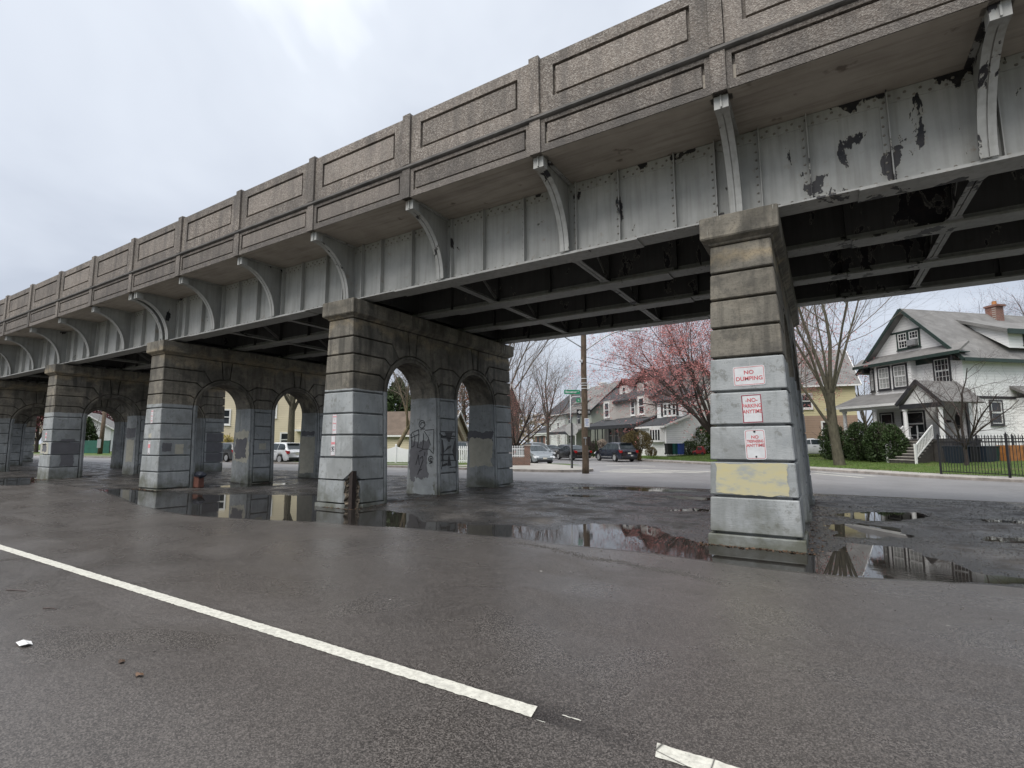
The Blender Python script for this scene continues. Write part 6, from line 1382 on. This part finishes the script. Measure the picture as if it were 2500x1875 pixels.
generic_tree('bare_tree', 'very tall pale bare tree standing beyond the brick house', at(1215, 70), 22, .35, 14, .55, 8, .3, .4, 4, 'bark', 'twig_l', None, (0, 8, 7, 5))
generic_tree('ornamental_tree', 'small crooked bare tree behind the iron fence', at(2355, 28.5, .25), 5.6, .12, 44, 1.05, 7, .24, .2, 4, 'bark_d', 'twig', None, (0, 6, 5, 4), .34)
generic_tree('bare_tree', 'large bare tree rising behind the white corner house', at(2520, 58, .4), 19, .4, 17, .8, 8, .3, .3, 4, 'bark_d', 'twig', 'bud_pink', (0, 9, 7, 5), bud_s=.05)
generic_tree('bare_tree', 'thin bare tree between the yellow house and the white corner house', at(2118, 56, .4), 11, .16, 19, .7, 6, .3, .4, 4, 'bark', 'twig', None, (0, 7, 6, 4))
generic_tree('bare_tree', 'leaning tan-barked tree before the beige garage', at(951, 43.5), 10, .2, 23, .7, 6, .36, .3, 4, 'bark_y', 'twig_l', None, (0, 8, 6, 5), lean=(.5, .25))
generic_tree('bare_tree', 'leaning pale tree behind the dark SUV with pale roof', at(1150, 50), 12, .2, 25, .5, 6, .35, .3, 4, 'bark_y', 'twig_l', None, (0, 8, 6, 4), lean=(-.4, -.2))
generic_tree('street_tree', 'thick mossy tree trunk forking before the beige house', at(709, 46.5), 13, .33, 29, .8, 6, .42, .35, 4, 'bark_m', 'twig_l', None, (0, 7, 6, 4))
generic_tree('plum_tree', 'dark red-leaved tree behind the white bungalow', at(225, 112, 0), 13, .35, 33, .8, 7, .25, .3, 3, 'bark_d', 'twig', 'plum', (0, 9, 8), bud_n=6, bud_s=.35)
generic_tree('plum_tree', 'dark red-leaved tree at the far end of the arches', at(90, 84, 0), 9, .3, 35, .8, 7, .25, .3, 3, 'bark_d', 'twig', 'plum', (0, 9, 8), bud_n=6, bud_s=.3)
generic_tree('beech_tree', 'rust-leaved tree behind the grey outbuilding', at(548, 70, 0), 12, .3, 37, .8, 8, .15, .3, 3, 'bark_d', 'twig', 'beech', (0, 10, 9), bud_n=7, bud_s=.28)
generic_tree('beech_tree', 'rust-brown tree behind the white picket gate', at(1135, 60, 0), 9, .3, 39, .7, 8, .12, .3, 3, 'bark', 'twig_l', 'beech', (0, 9, 8), bud_n=2, bud_s=.2)
# ------------------------------------------------------------------ shrubs
def shrub(name, label, p, rx, ry, h, mat, seed, n=2600, ls=.09, shape='round', cat='shrub', group=None, stem=None, z0=0.0, spiky=0.0):
    R = thing(name, label, cat, p, 0, group); rs = np.random.RandomState(seed)
    t = rs.rand(n); a = rs.rand(n)*2*math.pi; rr = (1-rs.rand(n)**2.2*.55)
    if shape == 'round': zz = t; prof = np.sqrt(np.clip(1-(2*np.clip(zz, .0, 1)-.85)**2/1.35, .02, 1))
    elif shape == 'cone': zz = t; prof = np.clip(1-zz, 0, 1)**.6*np.clip(zz*6+.5, 0, 1)
    elif shape == 'mush': zz = np.where(t < .12, t*3.3, .4+(t-.12)*.68); prof = np.where(zz < .40, .16+.45*zz, np.sqrt(np.clip(1-((np.maximum(zz, .4)-.68)/.36)**2, .02, 1)))
    lump = 1+.16*np.sin(a*3+seed)+.10*np.sin(a*7+zz*9+seed*2)+.07*np.sin(zz*14+a*2)
    P = np.stack([np.cos(a)*rr*prof*lump*rx, np.sin(a)*rr*prof*lump*ry, z0+zz*h*(1+.05*np.sin(a*5))], -1)
    d1 = P-np.array([0, 0, h*.4]); d1 /= np.linalg.norm(d1, axis=1)[:, None]+1e-6; d1 = d1+rs.normal(0, .6, (n, 3)); d1 /= np.linalg.norm(d1, axis=1)[:, None]
    d2 = np.cross(d1, rs.normal(0, 1, (n, 3))); d2 /= np.linalg.norm(d2, axis=1)[:, None]+1e-6; sz = rs.uniform(.5, 1.2, (n, 1))*ls
    V = np.stack([P-d1*sz*.6, P+d2*sz*.45, P+d1*sz, P-d2*sz*.45], 1).reshape(-1, 3)
    link('foliage', np_mesh('foliage', V, np.arange(4*n).reshape(-1, 4), A[mat]), R)
    T = Tree(seed)
    for i in range(7): T.limb(Vector((0, 0, -.05)), Vector((math.cos(i*.9)*.5*rx/h, math.sin(i*.9)*.5*ry/h, 1)), (h+z0)*.85, .03+.012*h, 0 if i == 0 else 1, 2, .1, .25, [5, 5], [35, 35], .5)
    T.build(R, A['bark_d'], A['twig']); return R
for k, (u, D, rx, h) in enumerate(((2036, 37.5, .85, 2.4), (2096, 35.5, .88, 2.45), (2145, 33.9, .88, 2.4), (2180, 32.8, .68, 2.2))):
    shrub('evergreen_shrub', ['dark rounded evergreen behind the vase-shaped tree trunk', 'dark rounded evergreen by the porch, second from the vase-shaped tree', 'dark rounded evergreen by the porch, second from the steps', 'dark rounded evergreen beside the porch steps'][k], at(u, D, .5), rx, rx, h, 'conifer', 50+k, 5200, .10, 'round', group='evergreens along the porch')
shrub('mushroom_bush', 'bronze bush clipped to a mushroom shape behind the navy SUV', at(1558, 47.3, .13), 1.35, 1.2, 2.55, 'brownbush', 60, 11000, .06, 'mush')
shrub('ball_bush', 'small round bush at the foot of the white cape house', at(1590, 51, .4), .55, .55, .85, 'brownbush', 61, 1800, .06)
shrub('broadleaf_bush', 'large glossy green bush over the red toy car', at(1716, 54, .5), 2.1, 1.8, 3.1, 'rhodo', 62, 5200, .17)
shrub('boxwood_bush', 'low dark clipped bush beside the recycling bins', at(1681, 51.5, .5), .85, .7, 1.3, 'conifer', 63, 2600, .08)
shrub('twiggy_bush', 'brownish twiggy bush beside the glossy green bush', at(1672, 53.5, .5), 1.0, .8, 1.9, 'palebush', 64, 1200, .07)
for k, (u, D) in enumerate(((1434, 52.5), (1441, 52.2), (1448, 51.9), (1455, 51.6))):
    shrub('cypress_shrub', ['slim dark cypress of the row, closest to the utility pole', 'slim dark cypress, second of the row from the utility pole', 'slim dark cypress, third of the row from the utility pole', 'slim dark cypress of the row, closest to the pale leafless bush'][k], at(u, D, .3), .24, .24, 1.5+.1*(k % 2), 'conifer', 70+k, 900, .07, 'cone', group='row of slim cypresses')
shrub('pale_bush', 'pale leafless bush in front of the dark porch', at(1470, 53, .4), .7, .6, 1.6, 'palebush', 66, 1600, .06)
shrub('forsythia_bush', 'pale yellow bush behind the dark grey SUV', at(548, 54, .1), 1.3, 1.0, 2.3, 'paleleaf', 67, 1600, .12)
shrub('spruce_tree', 'dark green conifer behind the beige garage', at(968, 58, .1), 3.2, 3.2, 8.5, 'conifer', 68, 7000, .3, 'cone', cat='tree')
shrub('evergreen_hedge', 'dark evergreen beside the white bungalow', at(212, 92, 0), 2.0, 2.0, 6.0, 'conifer', 69, 3000, .3, 'cone', cat='tree')
# a ring of distant bare trees closes the horizon on both sides
DLAB = ['far bare tree behind the brick bungalow', 'far bare tree behind the white cape house', 'far bare tree behind the pier with three signs', 'far bare tree rising behind the white corner house ridge', 'far bare tree behind the beige garage', 'far bare tree behind the beige house', 'far bare tree beyond the dark grey SUV']
for k, (u, D, H) in enumerate(((1290, 110, 14), (1650, 95, 12), (1900, 80, 13), (2230, 90, 15), (1020, 80, 15), (640, 85, 14), (420, 95, 15))):
    generic_tree('distant_tree', DLAB[k], at(u, D, 0), H, .22, 80+k, .7, 6, .3, .35, 3, 'bark', 'twig', 'bud_pink' if k % 2 else None, (0, 9, 9), group='distant bare trees', bud_s=.1)
# ------------------------------------------------------------------ yard things, litter
def bin_(label, u, D, m, lid, w=.58, h=1.05, z=.5):
    R = thing('wheeled_bin', label, 'bin', at(u, D, z), YAW+.3, 'bins by the houses'); mb = MB(); mb.prism([(-w/2*.85, -w/2*.85), (w/2*.85, -w/2*.85), (w/2*.85, w/2*.85), (-w/2*.85, w/2*.85)], lambda p: (p[0], p[1], .05), lambda p: (p[0]*1.17, p[1]*1.17, h)); mb.build('body', A[m], R)
    mb = MB(); mb.box(-w/2-.03, w/2+.03, -w/2-.06, w/2+.03, h, h+.06); mb.box(-w/2, w/2, w/2, w/2+.08, h-.06, h+.02); mb.build('lid', A[lid], R, bevel=.02)
    for sx in (-1, 1): mb = MB(); mb.lathe([(.1, -.03), (.1, .03)], 12, (0, 0, 0), 'y'); o = mb.build('wheel', A['tyre'], R); o.location = (sx*w*.42, w*.42, .1); o.rotation_euler = (0, 0, math.pi/2)
bin_('black wheeled bin at the corner of the white cape house', 1632, 51.2, 'plastic', 'plastic'); bin_('dark green wheeled bin between the black and blue bins', 1649, 51.0, 'green_bin', 'green_bin'); bin_('blue recycling bin beside the clipped dark bush', 1660, 50.8, 'blue_bin', 'blue_bin')
for k, (u, D, m, w) in enumerate(((2330, 30.2, 'navy', .8), (2346, 30.4, 'navy', .8), (2375, 30.2, 'plastic', .8), (2398, 30.0, 'navy', .85), (2420, 30.4, 'green_bin', .8))):
    bin_(['dark blue covered bin beside the porch steps railing', 'dark blue bin second from the porch steps', 'black bin behind the small crooked tree', 'dark blue bin beside the green bin', 'dark green bin at the end of the yard row'][k], u, D, m, m, w, 1.05, .35)
R = thing('toy_car', 'red plastic ride-on toy car under the glossy green bush', 'toy', at(1706, 50.5, .5), YAW+2.6)
mb = MB(); mb.prism([(-.6, .1), (.55, .1), (.6, .35), (.25, .42), (.12, .8), (-.35, .82), (-.58, .45)], lambda p: (p[0], -.28, p[1]), lambda p: (p[0], .28, p[1])); mb.build('body', A['toyred'], R, bevel=.04)
for x in (-.36, .36):
    for y in (-.28, .28): mb = MB(); mb.lathe([(.14, -.04), (.14, .04)], 12, (x, y, .14), 'y'); mb.build('wheel', A['tyre'], R)
mb = MB(); mb.box(-.3, .1, -.29, .29, .48, .74); mb.build('window', A['cglass'], R)
R = thing('wooden_box', 'orange-brown slatted wooden box behind the iron fence', 'box', at(2470, 30.0, .35), YAW+.2)
for i in range(10): mb = MB(); mb.box(-.75+i*.15, -.62+i*.15, -.3, .3, .05, 1.15); mb.build('slat', A['orangewood'], R)
R = thing('plastic_chair', 'white plastic chair on the porch of the white corner house', 'chair', at(2254, 33.4, 1.86), YAW+.8)
mb = MB(); mb.box(-.25, .25, -.25, .25, .40, .44); mb.build('seat', A['white'], R); mb = MB(); mb.prism([(-.24, .44), (.24, .44), (.26, .75), (.15, .9), (-.15, .9), (-.26, .75)], lambda p: (p[0], .25, p[1]), lambda p: (p[0], .21, p[1])); mb.build('backrest', A['white'], R)
for x in (-.22, .22):
    for y in (-.22, .22): mb = MB(); mb.bar((x*1.15, y*1.15, 0), (x, y, .4), .04); mb.build('leg', A['white'], R)
# bag on a crate by the third pier
p3 = G(483, 1190); R = thing('crate', 'reddish upturned crate at the arch of the pier with cream squares', 'crate', (p3.x, p3.y, .02), .3)
mb = MB(); mb.prism([(-.13, -.13), (.13, -.13), (.13, .13), (-.13, .13)], lambda p: (p[0]*1.1, p[1]*1.1, -.02), lambda p: (p[0], p[1], .34)); mb.build('body', A['crate'], R, bevel=.02); mb = MB(); mb.box(-.145, .145, -.145, .145, .34, .37); mb.build('rim', A['crate'], R, bevel=.01)
def lumpy(name, label, cat, loc, rx, ry, rz_, m, seed):
    bm = bmesh.new(); bmesh.ops.create_icosphere(bm, subdivisions=3, radius=1.0); r = random.Random(seed); ph = [r.uniform(0, 6) for _ in range(6)]
    for v in bm.verts:
        c = v.co.copy(); f = 1+.16*math.sin(3*c.x+ph[0])*math.cos(4*c.y+ph[1])+.08*math.sin(9*c.z+7*c.x+ph[2]); v.co = Vector((c.x*rx*f, c.y*ry*f, c.z*rz_*f))
    me = bpy.data.meshes.new(name); bm.to_mesh(me); bm.free(); me.materials.append(A[m]); me.polygons.foreach_set('use_smooth', [True]*len(me.polygons)); o = link(name, me, None, loc); return tag(o, label, cat)
lumpy('bag', 'slumped dark bag lying on the reddish crate', 'bag', (p3.x+.09, p3.y, .46), .27, .17, .12, 'bag', 4)
# litter on the road
def scrap(name, label, cat, pts, z, m, curl=.02):
    c = sum((Vector((*p, 0)) for p in pts), Vector())/len(pts); vs = [(c.x, c.y, z+curl)]+[(p[0], p[1], z+(.004 if i % 2 else curl*.7)) for i, p in enumerate(pts)]; n = len(pts)
    o = MB().add(vs, [(0, 1+i, 1+(i+1) % n) for i in range(n)]).build(name, A[m]); return tag(o, label, cat)
def blob(c, r, seed, k=9, el=.5):
    q = random.Random(seed); return [(c[0]+r*math.cos(6.283*i/k)*q.uniform(.6, 1.1), c[1]+r*el*math.sin(6.283*i/k)*q.uniform(.6, 1.1)) for i in range(k)]
scrap('paper_scrap', 'crumpled white paper scrap lying on the wet road', 'paper', blob((-5.56, 1.65), .11, 3), .003, 'paper', .03)
scrap('fallen_leaf', 'red-brown leaf on the wet road nearer the paper scrap', 'leaf', blob((-4.51, 1.9), .045, 4), .003, 'dryleaf', .02)
scrap('fallen_leaf', 'red-brown leaf on the wet road nearer the white line end', 'leaf', blob((-4.15, 1.86), .045, 5), .003, 'dryleaf', .02)
for a, b, lb in (((-7.75, 2.1), (-7.5, 2.2), 'longer dark twig on the road near the white line'), ((-6.6, 2.07), (-6.46, 2.13), 'shorter dark twig on the road near the paper scrap')):
    o = MB().tube([(a[0], a[1], .006), ((a[0]+b[0])/2, (a[1]+b[1])/2+.01, .009), (b[0], b[1], .006)], [.006, .005, .003], 5).build('twig', A['twig']); tag(o, lb, 'twig')
def scatter(name, label, cat, n, region, sz, m, seed, flat=.35):
    rs = np.random.RandomState(seed); P = region(rs, n); X, Y = P[:, 0], P[:, 1]; Z = ground_z(X, Y); ok = Z > WATER_Z+.002 if cat != 'leaves' else Z > WATER_Z-.004; X, Y, Z = X[ok], Y[ok], Z[ok]; n = len(X)
    d1 = rs.normal(0, 1, (n, 3)); d1[:, 2] *= flat; d1 /= np.linalg.norm(d1, axis=1)[:, None]; d2 = np.cross(d1, np.array([0, 0, 1.])+rs.normal(0, flat, (n, 3))); d2 /= np.linalg.norm(d2, axis=1)[:, None]; s = rs.uniform(sz[0], sz[1], (n, 1)); C0 = np.stack([X, Y, Z+s[:, 0]*.35], -1)
    if cat == 'leaves':
        V = np.stack([C0-d1*s, C0+d2*s*.6, C0+d1*s, C0-d2*s*.6], 1).reshape(-1, 3); F = np.arange(4*n).reshape(-1, 4)
    else:
        d3 = np.cross(d1, d2); V = np.stack([C0-d1*s, C0+d1*s, C0-d2*s*.8, C0+d2*s*.8, C0-d3*s*.6, C0+d3*s*.6], 1).reshape(-1, 3); b = (np.arange(n)*6)[:, None]
        F = np.concatenate([b+np.array(t) for t in ((0, 2, 5), (2, 1, 5), (1, 3, 5), (3, 0, 5), (2, 0, 4), (1, 2, 4), (3, 1, 4), (0, 3, 4))], 0)
    o = link(name, np_mesh(name, V, F, A[m]), kind='stuff'); tag(o, label, cat)
scatter('gravel', 'loose dark gravel on the dirt under the viaduct', 'gravel', 22000, lambda rs, n: np.stack([4-rs.rand(n)**1.5*30, 8.0+rs.rand(n)*10.8], -1), (.004, .015), 'belt', 3)
def bases(rs, n):
    j = rs.choice([0, 0, 1, 1, 2, 3], n); cx = -1.0-j*SPAN; side = rs.rand(n); s = rs.rand(n)*7.9-.1; e = rs.exponential(.16, n)
    X = np.where(side < .4, cx+.68+e, np.where(side < .65, cx-.68-e, cx+rs.uniform(-.8, .8, n))); Y = np.where(side < .65, PY0+s, PY0-.06-e*.6); return np.stack([X, Y], -1)
scatter('leaf_litter', 'brown leaf litter gathered round the pier bases', 'leaves', 3000, bases, (.010, .030), 'dryleaf', 5, .25)
scatter('road_grit', 'scattered grit and leaf bits on the wet road', 'gravel', 500, lambda rs, n: np.stack([rs.uniform(-12, 3, n), 7.6-rs.exponential(1.2, n)], -1), (.004, .012), 'belt', 8)

def trail(rs, n):
    P = np.array([tuple(G(u, v))[:2] for u, v in ((1250, 1322), (1347, 1339), (1429, 1361), (1510, 1371), (1591, 1390), (1661, 1398), (1760, 1425))]); t = rs.rand(n)*(len(P)-1.001); i = t.astype(int); f = (t-i)[:, None]
    return P[i]*(1-f)+P[i+1]*f+rs.normal(0, .035, (n, 2))*(1+rs.rand(n, 1))
scatter('silt_trail', 'thin trail of dark silt and grit along the road edge', 'grit', 1500, trail, (.004, .011), 'belt', 11)

# far-off wood closing the horizon beyond the last pier
def far_wood():
    rs = np.random.RandomState(9); n = 16000; a = rs.uniform(math.radians(95), math.radians(262), n); D = rs.uniform(170, 230, n); H = 7+5*vnoise(a*14, D*0.03, 4)+3*vnoise(a*45, D*0.05, 6)
    P = np.stack([np.cos(a)*D, np.sin(a)*D*.8+20, rs.rand(n)**.8*H], -1); ok = ~((P[:, 1] < 40) & (P[:, 1] > -25) & (P[:, 0] > -150)); P = P[ok]; n = len(P)
    d1 = rs.normal(0, 1, (n, 3)); d1 /= np.linalg.norm(d1, axis=1)[:, None]; d2 = np.cross(d1, rs.normal(0, 1, (n, 3))); d2 /= np.linalg.norm(d2, axis=1)[:, None]; s = rs.uniform(.5, 1.3, (n, 1))
    V = np.stack([P-d1*s, P+d2*s*.5, P+d1*s, P-d2*s*.5], 1).reshape(-1, 3)
    tag(link('far_wood', np_mesh('far_wood', V, np.arange(4*n).reshape(-1, 4), A['palebush']), kind='stuff'), 'far-off brownish bare wood closing the horizon', 'wood')
far_wood()
